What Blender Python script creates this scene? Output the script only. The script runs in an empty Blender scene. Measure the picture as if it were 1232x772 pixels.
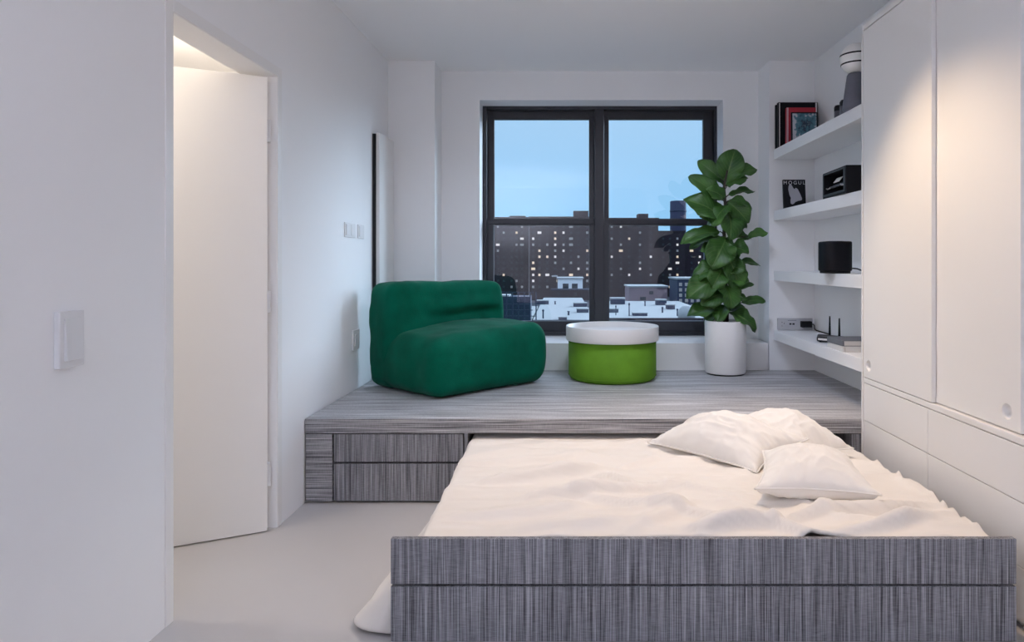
import bpy, bmesh, math, random
from mathutils import Vector, Matrix, noise
from math import sin, cos, pi, radians as R, sqrt, exp

sc = bpy.context.scene
COL = sc.collection
rnd = random.Random(7)

# ------------------------------------------------------------------ camera
W, H = 1232, 772
F = 820.0                 # focal length in photo pixels
VX, VY = 676.0, 314.0     # vanishing point of the depth axis
EYE = 1.2
cam_d = bpy.data.cameras.new('camera')
cam_d.sensor_fit = 'HORIZONTAL'
cam_d.sensor_width = 36
cam_d.lens = 36 * F / W
cam_d.shift_x = -(VX - W / 2) / W
cam_d.shift_y = (VY - H / 2) / W
cam_d.clip_start = 0.02
cam_d.clip_end = 2000
cam = bpy.data.objects.new('camera', cam_d)
COL.objects.link(cam)
cam.location = (0, 0, EYE)
cam.rotation_euler = (R(90), 0, 0)
sc.camera = cam

# ------------------------------------------------------------------ exposure
sc.view_settings.view_transform = 'Standard'
sc.view_settings.look = 'None'
sc.view_settings.exposure = 0.0
sc.view_settings.gamma = 1.0
sc.view_settings.use_curve_mapping = False
sc.cycles.use_denoising = True
sc.cycles.max_bounces = 14
sc.cycles.diffuse_bounces = 7
sc.cycles.transparent_max_bounces = 16
sc.cycles.sample_clamp_indirect = 6

# ------------------------------------------------------------------ sky
wd = bpy.data.worlds.new('dusk_sky')
sc.world = wd
wd.use_nodes = True
nt = wd.node_tree
nt.nodes.clear()
wo = nt.nodes.new('ShaderNodeOutputWorld')
bg = nt.nodes.new('ShaderNodeBackground')
tcn = nt.nodes.new('ShaderNodeTexCoord')
sep = nt.nodes.new('ShaderNodeSeparateXYZ')
rmp = nt.nodes.new('ShaderNodeValToRGB')
nz = nt.nodes.new('ShaderNodeTexNoise')
nz.inputs['Scale'].default_value = 5
mp = nt.nodes.new('ShaderNodeMapping')
mp.inputs['Scale'].default_value = (1, 1, 3)
ma = nt.nodes.new('ShaderNodeMath'); ma.operation = 'MULTIPLY_ADD'
ma.inputs[1].default_value = 0.05
nt.links.new(tcn.outputs['Generated'], sep.inputs[0])
nt.links.new(tcn.outputs['Generated'], mp.inputs[0])
nt.links.new(mp.outputs[0], nz.inputs['Vector'])
nt.links.new(nz.outputs[0], ma.inputs[0])
nt.links.new(sep.outputs['Z'], ma.inputs[2])
nt.links.new(ma.outputs[0], rmp.inputs[0])
e = rmp.color_ramp.elements
e[0].position = 0.0; e[0].color = (0.10, 0.17, 0.30, 1)
e[1].position = 0.03; e[1].color = (0.115, 0.262, 0.40, 1)
for p_, c_ in ((0.12, (0.135, 0.262, 0.395)), (0.24, (0.165, 0.273, 0.39)), (0.45, (0.30, 0.41, 0.57)), (1.0, (0.38, 0.50, 0.70))):
    q = e.new(p_); q.color = (*c_, 1)
bg.inputs['Strength'].default_value = 2.55
nt.links.new(rmp.outputs[0], bg.inputs[0])
nt.links.new(bg.outputs[0], wo.inputs[0])

# ------------------------------------------------------------------ lights
def sun(energy, color, direction, angle):
    d = bpy.data.lights.new('overcast_daylight', 'SUN')
    d.energy = energy; d.color = color; d.angle = R(angle)
    o = bpy.data.objects.new('overcast_daylight', d); COL.objects.link(o)
    o.rotation_euler = Vector(direction).to_track_quat('-Z', 'Y').to_euler()
    o.location = (6, 30, 20)
sun(4.6, (0.60, 0.80, 1.0), (-0.67, -0.67, -0.33), 34)

def spot(name, loc, energy, color, cone=120, blend=0.7, target=None, radius=0.05):
    d = bpy.data.lights.new(name, 'SPOT')
    d.energy = energy; d.color = color
    d.spot_size = R(cone); d.spot_blend = blend
    d.shadow_soft_size = radius
    o = bpy.data.objects.new(name, d); COL.objects.link(o)
    o.location = loc
    t = Vector(target) - Vector(loc) if target else Vector((0, 0, -1))
    o.rotation_euler = t.to_track_quat('-Z', 'Y').to_euler()
WARM = (1.0, 0.80, 0.58)
spot('downlight_bed', (0.78, 2.94, 2.61), 94, (1.0, 0.73, 0.47), 96, 0.6, (0.88, 2.34, 0), 0.025)
spot('platform_fill', (0.41, 3.45, 2.62), 66, (0.72, 0.81, 1.0), 124, 0.8, (0.2, 4.3, 0), 0.05)  # added cool fill that brightens the far half of the room
spot('rear_fill', (-0.9, -1.2, 0.95), 315, (0.79, 0.83, 1.0), 150, 0.9, (-0.9, -1.2, 3), 0.015)  # added unseen fill, bounced off the ceiling behind the camera
def hall_lamp(loc, energy):
    d = bpy.data.lights.new('hall_lamp', 'POINT'); d.energy = energy; d.color = (1.0, 0.86, 0.70); d.shadow_soft_size = 0.06
    o = bpy.data.objects.new('hall_lamp', d); COL.objects.link(o); o.location = loc
hall_lamp((-2.05, 2.35, 2.12), 21)
hall_lamp((-2.2, 3.75, 2.05), 7)  # second light added behind the leaf to brighten the hall ceiling

# ------------------------------------------------------------------ helpers
def P(px, py, d):
    return Vector(((px - VX) * d / F, d, EYE - (py - VY) * d / F))

def link(name, me, mats, parent=None):
    if not isinstance(mats, (list, tuple)): mats = [mats]
    for m in mats: me.materials.append(m)
    o = bpy.data.objects.new(name, me)
    COL.objects.link(o)
    if parent is not None: o.parent = parent
    return o

def origin_of(o):
    v = Vector(o.location)
    while o.parent is not None:
        o = o.parent; v = v + Vector(o.location)
    return v

def obj(name, bm, mats, parent=None, bevel=0, seg=2, smooth=False, subsurf=0, local=False, origin=None):
    """link a bmesh as one mesh object; coordinates are world coordinates unless local=True"""
    off = Vector((0, 0, 0))
    if not local:
        if parent is not None: off = origin_of(parent)
        elif origin is not None: off = Vector(origin)
    if off.length > 0:
        bmesh.ops.translate(bm, verts=bm.verts, vec=-off)
    bmesh.ops.recalc_face_normals(bm, faces=bm.faces)
    me = bpy.data.meshes.new(name)
    bm.to_mesh(me); bm.free()
    if smooth:
        me.polygons.foreach_set('use_smooth', [True] * len(me.polygons))
    o = link(name, me, mats, parent)
    if parent is None and off.length > 0: o.location = off
    if bevel:
        b = o.modifiers.new('bevel', 'BEVEL'); b.width = bevel; b.segments = seg; b.limit_method = 'ANGLE'
        b.angle_limit = R(40)
        if not smooth:
            b.harden_normals = False
    if subsurf:
        s = o.modifiers.new('subsurf', 'SUBSURF'); s.levels = subsurf; s.render_levels = subsurf
    return o

def tag(o, label=None, cat=None, group=None, kind=None):
    if label: o['label'] = label
    if cat: o['category'] = cat
    if group: o['group'] = group
    if kind: o['kind'] = kind
    return o

def thing(name, loc, label, cat, group=None, kind=None):
    o = bpy.data.objects.new(name, None)
    COL.objects.link(o); o.location = loc; o.empty_display_size = 0.1
    return tag(o, label, cat, group, kind)

def nb(): return bmesh.new()

def box(bm, x0, x1, y0, y1, z0, z1, mi=0):
    vs = [bm.verts.new((x, y, z)) for z in (z0, z1) for y in (y0, y1) for x in (x0, x1)]
    for q in ((0, 1, 3, 2), (4, 6, 7, 5), (0, 4, 5, 1), (2, 3, 7, 6), (0, 2, 6, 4), (1, 5, 7, 3)):
        f = bm.faces.new([vs[i] for i in q]); f.material_index = mi
    return vs

def prism(bm, pts, z0, z1, mi=0):
    a = [bm.verts.new((p[0], p[1], z0)) for p in pts]
    b = [bm.verts.new((p[0], p[1], z1)) for p in pts]
    n = len(pts)
    fs = [bm.faces.new(a[::-1]), bm.faces.new(b)]
    for i in range(n):
        fs.append(bm.faces.new((a[i], a[(i + 1) % n], b[(i + 1) % n], b[i])))
    for f in fs: f.material_index = mi

def lathe(bm, prof, cx=0, cy=0, n=64, mi=0, caps=True):
    rings = []
    for r, z in prof:
        rings.append([bm.verts.new((cx + r * cos(2 * pi * i / n), cy + r * sin(2 * pi * i / n), z)) for i in range(n)])
    for a, b in zip(rings, rings[1:]):
        for i in range(n):
            f = bm.faces.new((a[i], a[(i + 1) % n], b[(i + 1) % n], b[i])); f.material_index = mi; f.smooth = True
    if caps:
        if prof[0][0] > 1e-4: bm.faces.new(rings[0][::-1]).material_index = mi
        if prof[-1][0] > 1e-4: bm.faces.new(rings[-1]).material_index = mi

def tube(bm, pts, rad, n=8, mi=0):
    pts = [Vector(p) for p in pts]
    rings = []
    for i, p in enumerate(pts):
        t = (pts[min(i + 1, len(pts) - 1)] - pts[max(i - 1, 0)]).normalized()
        ref = Vector((0, 0, 1)) if abs(t.z) < 0.9 else Vector((1, 0, 0))
        u = t.cross(ref).normalized(); v = t.cross(u)
        r = rad[i] if isinstance(rad, (list, tuple)) else rad
        rings.append([bm.verts.new(p + u * r * cos(2 * pi * k / n) + v * r * sin(2 * pi * k / n)) for k in range(n)])
    for a, b in zip(rings, rings[1:]):
        for k in range(n):
            f = bm.faces.new((a[k], a[(k + 1) % n], b[(k + 1) % n], b[k])); f.smooth = True; f.material_index = mi
    bm.faces.new(rings[0][::-1]); bm.faces.new(rings[-1])

# ------------------------------------------------------------------ materials
def mat(name, color, rough=0.5, metal=0, bump=0, bscale=60, spec=0.5, sheen=0, emit=None, var=0, vscale=4):
    m = bpy.data.materials.new(name); m.use_nodes = True
    t = m.node_tree; b = t.nodes['Principled BSDF']
    b.inputs['Base Color'].default_value = (*color, 1)
    b.inputs['Roughness'].default_value = rough
    b.inputs['Metallic'].default_value = metal
    b.inputs['Specular IOR Level'].default_value = spec
    if sheen:
        b.inputs['Sheen Weight'].default_value = sheen
        b.inputs['Sheen Roughness'].default_value = 0.4
    if emit:
        b.inputs['Emission Color'].default_value = (*emit[0], 1)
        b.inputs['Emission Strength'].default_value = emit[1]
    tc = t.nodes.new('ShaderNodeTexCoord')
    if bump:
        n = t.nodes.new('ShaderNodeTexNoise'); n.inputs['Scale'].default_value = bscale
        n.inputs['Detail'].default_value = 4
        bp = t.nodes.new('ShaderNodeBump'); bp.inputs['Strength'].default_value = bump
        bp.inputs['Distance'].default_value = 0.01
        t.links.new(tc.outputs['Object'], n.inputs['Vector'])
        t.links.new(n.outputs[0], bp.inputs['Height'])
        t.links.new(bp.outputs[0], b.inputs['Normal'])
    if var:
        n = t.nodes.new('ShaderNodeTexNoise'); n.inputs['Scale'].default_value = vscale
        n.inputs['Detail'].default_value = 5
        r = t.nodes.new('ShaderNodeValToRGB')
        r.color_ramp.elements[0].position = 0.3; r.color_ramp.elements[1].position = 0.7
        r.color_ramp.elements[0].color = (*[c * (1 - var) for c in color], 1)
        r.color_ramp.elements[1].color = (*[min(1, c * (1 + var)) for c in color], 1)
        t.links.new(tc.outputs['Object'], n.inputs['Vector'])
        t.links.new(n.outputs[0], r.inputs[0]); t.links.new(r.outputs[0], b.inputs['Base Color'])
    return m

def laminate(name, scale, scale2, dark=(0.032, 0.032, 0.042), light=(0.47, 0.47, 0.51)):
    """grey textile-look laminate: thin streaks along one axis with a faint cross weave"""
    m = bpy.data.materials.new(name); m.use_nodes = True
    t = m.node_tree; b = t.nodes['Principled BSDF']
    b.inputs['Roughness'].default_value = 0.55
    tc = t.nodes.new('ShaderNodeTexCoord')
    def ns(s, det):
        mpn = t.nodes.new('ShaderNodeMapping'); mpn.inputs['Scale'].default_value = s
        n = t.nodes.new('ShaderNodeTexNoise'); n.inputs['Scale'].default_value = 1
        n.inputs['Detail'].default_value = det; n.inputs['Roughness'].default_value = 0.6
        t.links.new(tc.outputs['Object'], mpn.inputs[0]); t.links.new(mpn.outputs[0], n.inputs['Vector'])
        return n.outputs[0]
    a = ns(scale, 2.5)
    c = ns(scale2, 1.0)
    w = ns(tuple(x * 0.18 for x in scale), 1.0)
    def math_(op, x, y):
        n = t.nodes.new('ShaderNodeMath'); n.operation = op
        for i, v in enumerate((x, y)):
            if isinstance(v, (int, float)): n.inputs[i].default_value = v
            else: t.links.new(v, n.inputs[i])
        return n.outputs[0]
    s = math_('ADD', math_('MULTIPLY', a, 0.66), math_('ADD', math_('MULTIPLY', c, 0.12), math_('MULTIPLY', w, 0.22)))
    r = t.nodes.new('ShaderNodeValToRGB')
    r.color_ramp.elements[0].position = 0.39; r.color_ramp.elements[0].color = (*dark, 1)
    r.color_ramp.elements[1].position = 0.66; r.color_ramp.elements[1].color = (*light, 1)
    mid = r.color_ramp.elements.new(0.5); mid.color = (*[(x * 0.62 + y * 0.38) for x, y in zip(dark, light)], 1)
    t.links.new(s, r.inputs[0]); t.links.new(r.outputs[0], b.inputs['Base Color'])
    bp = t.nodes.new('ShaderNodeBump'); bp.inputs['Strength'].default_value = 0.25; bp.inputs['Distance'].default_value = 0.001
    t.links.new(s, bp.inputs['Height']); t.links.new(bp.outputs[0], b.inputs['Normal'])
    return m

M = {}
M['wall'] = mat('white_wall_paint', (0.87, 0.87, 0.88), 0.6, bump=0.02, bscale=180, spec=0.25)
M['ceiling'] = mat('ceiling_paint', (0.88, 0.88, 0.89), 0.8, spec=0.1)
M['floor'] = mat('grey_resin_floor', (0.50, 0.485, 0.485), 0.32, spec=0.4, var=0.03, vscale=1.2)
M['lacquer'] = mat('white_lacquer', (0.83, 0.82, 0.81), 0.38, spec=0.4)
M['shelf'] = mat('white_shelf_lacquer', (0.87, 0.87, 0.88), 0.4, spec=0.4)
M['gap'] = mat('gap_shade', (0.02, 0.02, 0.022), 0.9)  # near-black stands in for the shade in gaps and recesses
M['frame'] = mat('dark_bronze_metal', (0.030, 0.030, 0.038), 0.38, spec=0.4)
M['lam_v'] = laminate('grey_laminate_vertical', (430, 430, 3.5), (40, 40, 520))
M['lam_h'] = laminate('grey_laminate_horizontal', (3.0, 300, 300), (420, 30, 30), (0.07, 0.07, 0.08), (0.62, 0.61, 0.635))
M['lam_top'] = laminate('grey_laminate_top', (2.6, 120, 120), (300, 40, 40), (0.22, 0.215, 0.225), (0.78, 0.77, 0.79))  # lighter copy of the laminate; light on the top put into its colour
M['bedbase'] = mat('bed_base_grey', (0.12, 0.12, 0.13), 0.7)
M['linen'] = mat('white_cotton', (0.80, 0.755, 0.705), 0.9, bump=0.06, bscale=350, spec=0.1, sheen=0.2)
M['pillow'] = mat('white_pillow_cotton', (0.83, 0.80, 0.765), 0.9, bump=0.06, bscale=350, spec=0.1, sheen=0.2)
M['green'] = mat('dark_green_velour', (0.001, 0.105, 0.060), 0.85, bump=0.15, bscale=140, spec=0.08, sheen=0.06, var=0.2, vscale=7)
M['lime'] = mat('lime_green_felt', (0.125, 0.285, 0.018), 0.7, bump=0.12, bscale=120, spec=0.2, var=0.10, vscale=9)
M['white'] = mat('white_metal', (0.84, 0.83, 0.82), 0.35)
M['pot'] = mat('white_ceramic', (0.86, 0.85, 0.85), 0.35)
M['soil'] = mat('dark_soil', (0.012, 0.010, 0.009), 0.95, bump=0.8, bscale=60)
M['trunk'] = mat('plant_bark', (0.035, 0.028, 0.022), 0.85, bump=0.5, bscale=60)
M['black'] = mat('black_plastic', (0.007, 0.007, 0.010), 0.5, spec=0.25)
M['blackgloss'] = mat('black_gloss_plastic', (0.005, 0.005, 0.008), 0.45, spec=0.2)
M['grey'] = mat('grey_ceramic', (0.11, 0.115, 0.15), 0.5)
M['red'] = mat('red_cover', (0.42, 0.012, 0.028), 0.5)
M['paper'] = mat('paper_pages', (0.72, 0.70, 0.68), 0.8)
M['greybook'] = mat('grey_cover', (0.16, 0.165, 0.19), 0.55)
M['plate'] = mat('white_plate_plastic', (0.74, 0.74, 0.75), 0.4)
M['outlet'] = mat('grey_outlet_plastic', (0.50, 0.50, 0.53), 0.45)
M['brick'] = mat('dark_brick', (0.030, 0.018, 0.026), 0.9, var=0.12, vscale=0.35)
M['brick2'] = mat('red_brown_brick', (0.033, 0.018, 0.023), 0.9, var=0.12, vscale=0.3)
M['tower'] = mat('far_tower_wall', (0.045, 0.045, 0.09), 0.8)
M['snow'] = mat('snow_cover', (0.37, 0.375, 0.37), 0.8, bump=0.3, bscale=0.6)
M['darkroof'] = mat('dark_roof_metal', (0.035, 0.042, 0.08), 0.7)
M['pinkbrick'] = mat('pink_render', (0.30, 0.21, 0.23), 0.85)
M['house'] = mat('white_render', (0.88, 0.87, 0.87), 0.8)
M['street'] = mat('street_asphalt', (0.06, 0.06, 0.075), 0.9)
M['winlit'] = mat('lit_window', (0.3, 0.25, 0.2), 0.5, emit=((1.0, 0.80, 0.58), 0.75))
M['winwhite'] = mat('white_lit_window', (0.3, 0.3, 0.3), 0.5, emit=((1.0, 0.93, 0.88), 0.7))
M['windim'] = mat('dim_window', (0.3, 0.3, 0.3), 0.4, emit=((1.0, 0.85, 0.75), 0.06))
M['windark'] = mat('unlit_window', (0.025, 0.025, 0.035), 0.3)

def glass_mat():
    m = bpy.data.materials.new('window_glass'); m.use_nodes = True
    t = m.node_tree; t.nodes.clear()
    o = t.nodes.new('ShaderNodeOutputMaterial'); mx = t.nodes.new('ShaderNodeMixShader')
    tr = t.nodes.new('ShaderNodeBsdfTransparent'); gl = t.nodes.new('ShaderNodeBsdfGlossy')
    gl.inputs['Roughness'].default_value = 0.0
    lw = t.nodes.new('ShaderNodeLayerWeight'); lw.inputs[0].default_value = 0.5
    pw = t.nodes.new('ShaderNodeMath'); pw.operation = 'POWER'; pw.inputs[1].default_value = 5
    fr = t.nodes.new('ShaderNodeMath'); fr.operation = 'MULTIPLY_ADD'; fr.inputs[1].default_value = 0.90; fr.inputs[2].default_value = 0.046
    t.links.new(lw.outputs['Facing'], pw.inputs[0]); t.links.new(pw.outputs[0], fr.inputs[0])
    tr.inputs[0].default_value = (0.98, 0.985, 0.99, 1)
    t.links.new(fr.outputs[0], mx.inputs[0]); t.links.new(tr.outputs[0], mx.inputs[1]); t.links.new(gl.outputs[0], mx.inputs[2])
    t.links.new(mx.outputs[0], o.inputs[0])
    return m
M['glass'] = glass_mat()

def leaf_mat():
    m = bpy.data.materials.new('fiddle_leaf_green'); m.use_nodes = True
    t = m.node_tree; b = t.nodes['Principled BSDF']
    uv = t.nodes.new('ShaderNodeUVMap')
    sp = t.nodes.new('ShaderNodeSeparateXYZ'); t.links.new(uv.outputs[0], sp.inputs[0])
    def math_(op, x, y):
        n = t.nodes.new('ShaderNodeMath'); n.operation = op
        for i, v in enumerate((x, y)):
            if isinstance(v, (int, float)): n.inputs[i].default_value = v
            else: t.links.new(v, n.inputs[i])
        return n.outputs[0]
    ax = math_('ABSOLUTE', math_('SUBTRACT', sp.outputs[0], 0.5), 0)
    mid = math_('LESS_THAN', ax, 0.022)
    ph = math_('SUBTRACT', math_('MULTIPLY', sp.outputs[1], 8.0), math_('MULTIPLY', ax, 7.0))
    side = math_('LESS_THAN', math_('ABSOLUTE', math_('SUBTRACT', math_('FRACT', ph, 0), 0.5), 0), 0.055)
    v = math_('MAXIMUM', mid, math_('MULTIPLY', side, 0.7))
    nn = t.nodes.new('ShaderNodeTexNoise'); nn.inputs['Scale'].default_value = 9
    tc = t.nodes.new('ShaderNodeTexCoord'); t.links.new(tc.outputs['Object'], nn.inputs['Vector'])
    r = t.nodes.new('ShaderNodeValToRGB')
    r.color_ramp.elements[0].position = 0.3; r.color_ramp.elements[0].color = (0.018, 0.066, 0.012, 1)
    r.color_ramp.elements[1].position = 0.75; r.color_ramp.elements[1].color = (0.052, 0.145, 0.024, 1)
    t.links.new(nn.outputs[0], r.inputs[0])
    mx = t.nodes.new('ShaderNodeMixRGB'); t.links.new(v, mx.inputs[0]); t.links.new(r.outputs[0], mx.inputs[1])
    mx.inputs[2].default_value = (0.085, 0.155, 0.045, 1)
    t.links.new(mx.outputs[0], b.inputs['Base Color'])
    b.inputs['Roughness'].default_value = 0.42
    b.inputs['Specular IOR Level'].default_value = 0.35
    return m
M['leaf'] = leaf_mat()

# ------------------------------------------------------------------ measures
D1 = F * EYE / 291.0          # front of the platform (3.381)
D2 = 4.895                    # front of piers and window ledge
D3 = 5.17                     # recessed window wall
HP = 0.418                    # platform height
HC = 2.639                    # ceiling height
XC = 1.489                    # cabinet face
XN = 1.815                    # back of the shelf niche
XS = 1.522                    # shelf fronts
def xl(y): return -1.344 + 0.0195 * y
XO = -1.43                    # outer face of the left wall
DO0, DO1, DH = 2.277, 3.070, 2.03   # door opening

# ------------------------------------------------------------------ room shell
def struct(name, bm, m, **k):
    return tag(obj(name, bm, m, **k), kind='structure')

b = nb(); box(b, -3.3, 2.0, -2.6, 5.45, -0.12, 0.0); struct('floor', b, M['floor'])
b = nb(); box(b, -3.3, 2.0, -2.6, 5.60, HC, HC + 0.12); struct('ceiling', b, M['ceiling'])

b = nb()
for y0, y1, z0, z1 in ((-2.5, DO0, 0, HC), (DO1, 5.0, 0, HC), (DO0, DO1, DH, HC)):
    prism(b, [(XO, y0), (xl(y0), y0), (xl(y1), y1), (XO, y1)], z0, z1)
struct('wall_left', b, M['wall'])
b = nb(); box(b, XN, XN + 0.12, -2.5, D2, 0, HC); struct('wall_right', b, M['wall'])
b = nb(); box(b, -3.3, 2.0, -2.6, -2.5, 0, HC); struct('wall_back', b, M['wall'])

# window wall with its two piers and the window opening
OX0, OX1, OZ0, OZ1 = -0.624, 1.223, 0.612, 2.421
b = nb()
box(b, XO, -0.913, D2, 5.6, 0, HC)
box(b, XC, XN + 0.12, D2, 5.6, 0, HC)
box(b, -0.913, OX0, D3, 5.6, 0, HC)
box(b, OX1, XC, D3, 5.6, 0, HC)
box(b, OX0, OX1, D3, 5.6, 0, OZ0 - 0.01)
box(b, OX0, OX1, D3, 5.6, OZ1, HC)
struct('wall_far', b, M['wall'])
# boxed ledge under the window
b = nb()
box(b, -0.913, XC - 0.006, D2, D3, 0.0, OZ0 - 0.0001)
box(b, OX0, OX1, D3, 5.38, OZ0 - 0.01, OZ0)
struct('trim_2', b, M['lacquer'], bevel=0.003)
# flush door trim
b = nb()
def trim_box(y0, y1, z0, z1, t=0.004):
    prism(b, [(xl(y0) - 0.01, y0), (xl(y0) + t, y0), (xl(y1) + t, y1), (xl(y1) - 0.01, y1)], z0, z1)
trim_box(DO0 - 0.045, DO0 - 0.002, 0, DH + 0.045)
trim_box(DO1 + 0.002, DO1 + 0.045, 0, DH + 0.045)
trim_box(DO0 - 0.002, DO1 + 0.002, DH + 0.002, DH + 0.045)
struct('trim_1', b, M['lacquer'], bevel=0.0015)

# hall beyond the door
b = nb()
box(b, -3.3, -3.2, 1.2, 4.6, 0, 2.45)
box(b, -3.2, XO, 1.2, 1.3, 0, 2.45)
box(b, -3.2, XO, 4.5, 4.6, 0, 2.45)
struct('wall_hall', b, M['wall'])
b = nb(); box(b, -3.3, XO, 1.2, 4.6, 2.45, 2.50); struct('ceiling_hall', b, M['ceiling'])

# door leaf, open into the hall
hx, hy = -1.322, 3.052
ang = math.atan2(-0.174, -0.331)
dl = thing('door_1', (hx, hy, 0), None, None, kind='structure')
dl.rotation_euler = (0, 0, ang)
b = nb(); box(b, 0.0, 0.77, -0.0, 0.038, 0.006, 2.015)
obj('leaf', b, M['lacquer'], dl, bevel=0.002, local=True)
b = nb()
for z in (0.25, 1.02, 1.78):
    box(b, -0.014, 0.0, -0.004, 0.03, z - 0.05, z + 0.05)
obj('hinge', b, M['plate'], dl, bevel=0.002, local=True)
b = nb()
tube(b, [(0.715, -0.0, 1.02), (0.715, -0.045, 1.02)], 0.010)
tube(b, [(0.715, -0.045, 1.02), (0.605, -0.045, 1.02)], 0.009)
tube(b, [(0.715, 0.0, 1.02), (0.715, -0.008, 1.02)], 0.025, 16)
obj('door_handle', b, M['plate'], dl, local=True)

# ------------------------------------------------------------------ window
SW = 5.40 / F
def wx(px): return (px - VX) * SW
def wz(py): return EYE - (py - VY) * SW
win = thing('window_1', (0.30, 5.40, OZ0), None, None, kind='structure')
def rect_frame(bm, x0, x1, z0, z1, l, r, bt, tp, y0, y1):
    box(bm, x0, x0 + l, y0, y1, z0, z1)
    box(bm, x1 - r, x1, y0, y1, z0, z1)
    box(bm, x0 + l, x1 - r, y0, y1, z0, z0 + bt)
    box(bm, x0 + l, x1 - r, y0, y1, z1 - tp, z1)
b = nb()
FX0, FX1, FZ0, FZ1 = OX0 - 0.004, OX1 + 0.02, OZ0, OZ1 + 0.004
rect_frame(b, FX0, FX1, FZ0, FZ1, 0.036, 0.036, 0.03, 0.030, 5.372, 5.52)
obj('frame', b, M['frame'], win, bevel=0.003)
b = nb(); box(b, wx(715.0), wx(726.5), 5.372, 5.52, FZ0 + 0.03, FZ1 - 0.03)
obj('mullion', b, M['frame'], win, bevel=0.003)
for side, (xa, xb, gl, gr) in enumerate(((FX0 + 0.036, wx(715.0), wx(594), wx(709)), (wx(726.5), FX1 - 0.036, wx(733), wx(847.5)))):
    for k, (za, zb, gz0, gz1, ya, yb) in enumerate(((wz(271), FZ1 - 0.03, wz(264), wz(142), 5.445, 5.49), (FZ0 + 0.03, wz(263), wz(386), wz(270.5), 5.392, 5.437))):
        b = nb()
        rect_frame(b, xa, xb, za, zb, gl - xa, xb - gr, gz0 - za, zb - gz1, ya, yb)
        if k == 1:
            box(b, xa, xb, ya - 0.010, ya, wz(269.5), wz(264.5))
        s = obj('upper_sash' if k == 0 else 'lower_sash', b, M['frame'], win, bevel=0.002)
        b = nb(); ym = (ya + yb) / 2
        box(b, gl - 0.004, gr + 0.004, ym - 0.003, ym + 0.003, gz0 - 0.004, gz1 + 0.004)
        obj('pane', b, M['glass'], s)

# ------------------------------------------------------------------ platform with drawers
pl = thing('storage_platform', (0.0, D1, 0), 'grey textile-look raised platform with drawers running below the window', 'platform')
X0 = xl(D1) + 0.004
ZU = HP - 0.072
b = nb()
prism(b, [(X0, D1), (XN - 0.002, D1), (XN - 0.002, D2 - 0.002), (xl(D2) + 0.004, D2 - 0.002)], ZU, HP)
obj('top_slab', b, M['lam_top'], pl, bevel=0.002)
b = nb(); prism(b, [(X0, D1 - 0.0022), (XN - 0.002, D1 - 0.0022), (XN - 0.002, D1 - 0.0002), (X0, D1 - 0.0002)], ZU + 0.001, HP - 0.001)
obj('edge_band', b, M['lam_h'], pl)
def fx(px): return (px - VX) * D1 / F
b = nb(); prism(b, [(X0 + 0.002, D1 + 0.002), (fx(399.5), D1 + 0.002), (fx(399.5), D1 + 0.4), (X0 + 0.014, D1 + 0.4)], 0.008, ZU - 0.004); obj('filler_panel', b, M['lam_h'], pl, bevel=0.001)
b = nb()
box(b, fx(399.5), fx(557), D1 + 0.05, D1 + 0.9, 0.0, ZU - 0.004)
obj('drawer_carcass', b, M['gap'], pl)
b = nb(); box(b, fx(558.5), fx(562.5), D1 + 0.002, D1 + 0.9, 0.0, ZU - 0.001); obj('divider_panel', b, M['lam_v'], pl)
for z0, z1 in ((wz(0), 0),) * 0 + ((EYE - (555.5 - VY) * D1 / F, ZU - 0.005), (0.010, EYE - (557.8 - VY) * D1 / F)):
    b = nb(); box(b, fx(401.5), fx(557), D1 + 0.002, D1 + 0.022, z0, z1); obj('drawer', b, M['lam_v'], pl, bevel=0.001)
b = nb(); box(b, fx(1025), XN - 0.01, D1 + 0.002, D1 + 0.9, 0.0, ZU - 0.004); obj('support_panel', b, M['lam_v'], pl)
b = nb(); box(b, fx(562.5), fx(1025), D1 + 1.2, D1 + 1.22, 0.0, ZU - 0.001); obj('rear_panel', b, M['gap'], pl)

# ------------------------------------------------------------------ bed
DF = 2.14
bx0, bx1, hb = (470 - VX) * DF / F, (1223 - VX) * DF / F, 0.328
bed = thing('pull_out_bed', ((bx0 + bx1) / 2, 2.9, 0), 'low pull-out bed with a grey textile-look footboard, half under the platform', 'bed')
seam = EYE - (704 - VY) * DF / F
b = nb(); box(b, bx0, bx1, DF, DF + 0.022, seam + 0.004, hb); obj('footboard_top_panel', b, M['lam_v'], bed, bevel=0.0015)
b = nb(); box(b, bx0, bx1, DF, DF + 0.022, 0.006, seam - 0.004); obj('footboard_drawer', b, M['lam_v'], bed, bevel=0.0015)
b = nb(); box(b, bx0 + 0.12, bx1 - 0.03, DF + 0.022, 3.72, 0.02, 0.17); obj('base', b, M['bedbase'], bed, bevel=0.004)
b = nb(); box(b, bx0 + 0.125, bx1 - 0.05, DF + 0.03, 3.70, 0.17, 0.285); obj('mattress', b, M['linen'], bed, bevel=0.03, seg=3)

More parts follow.
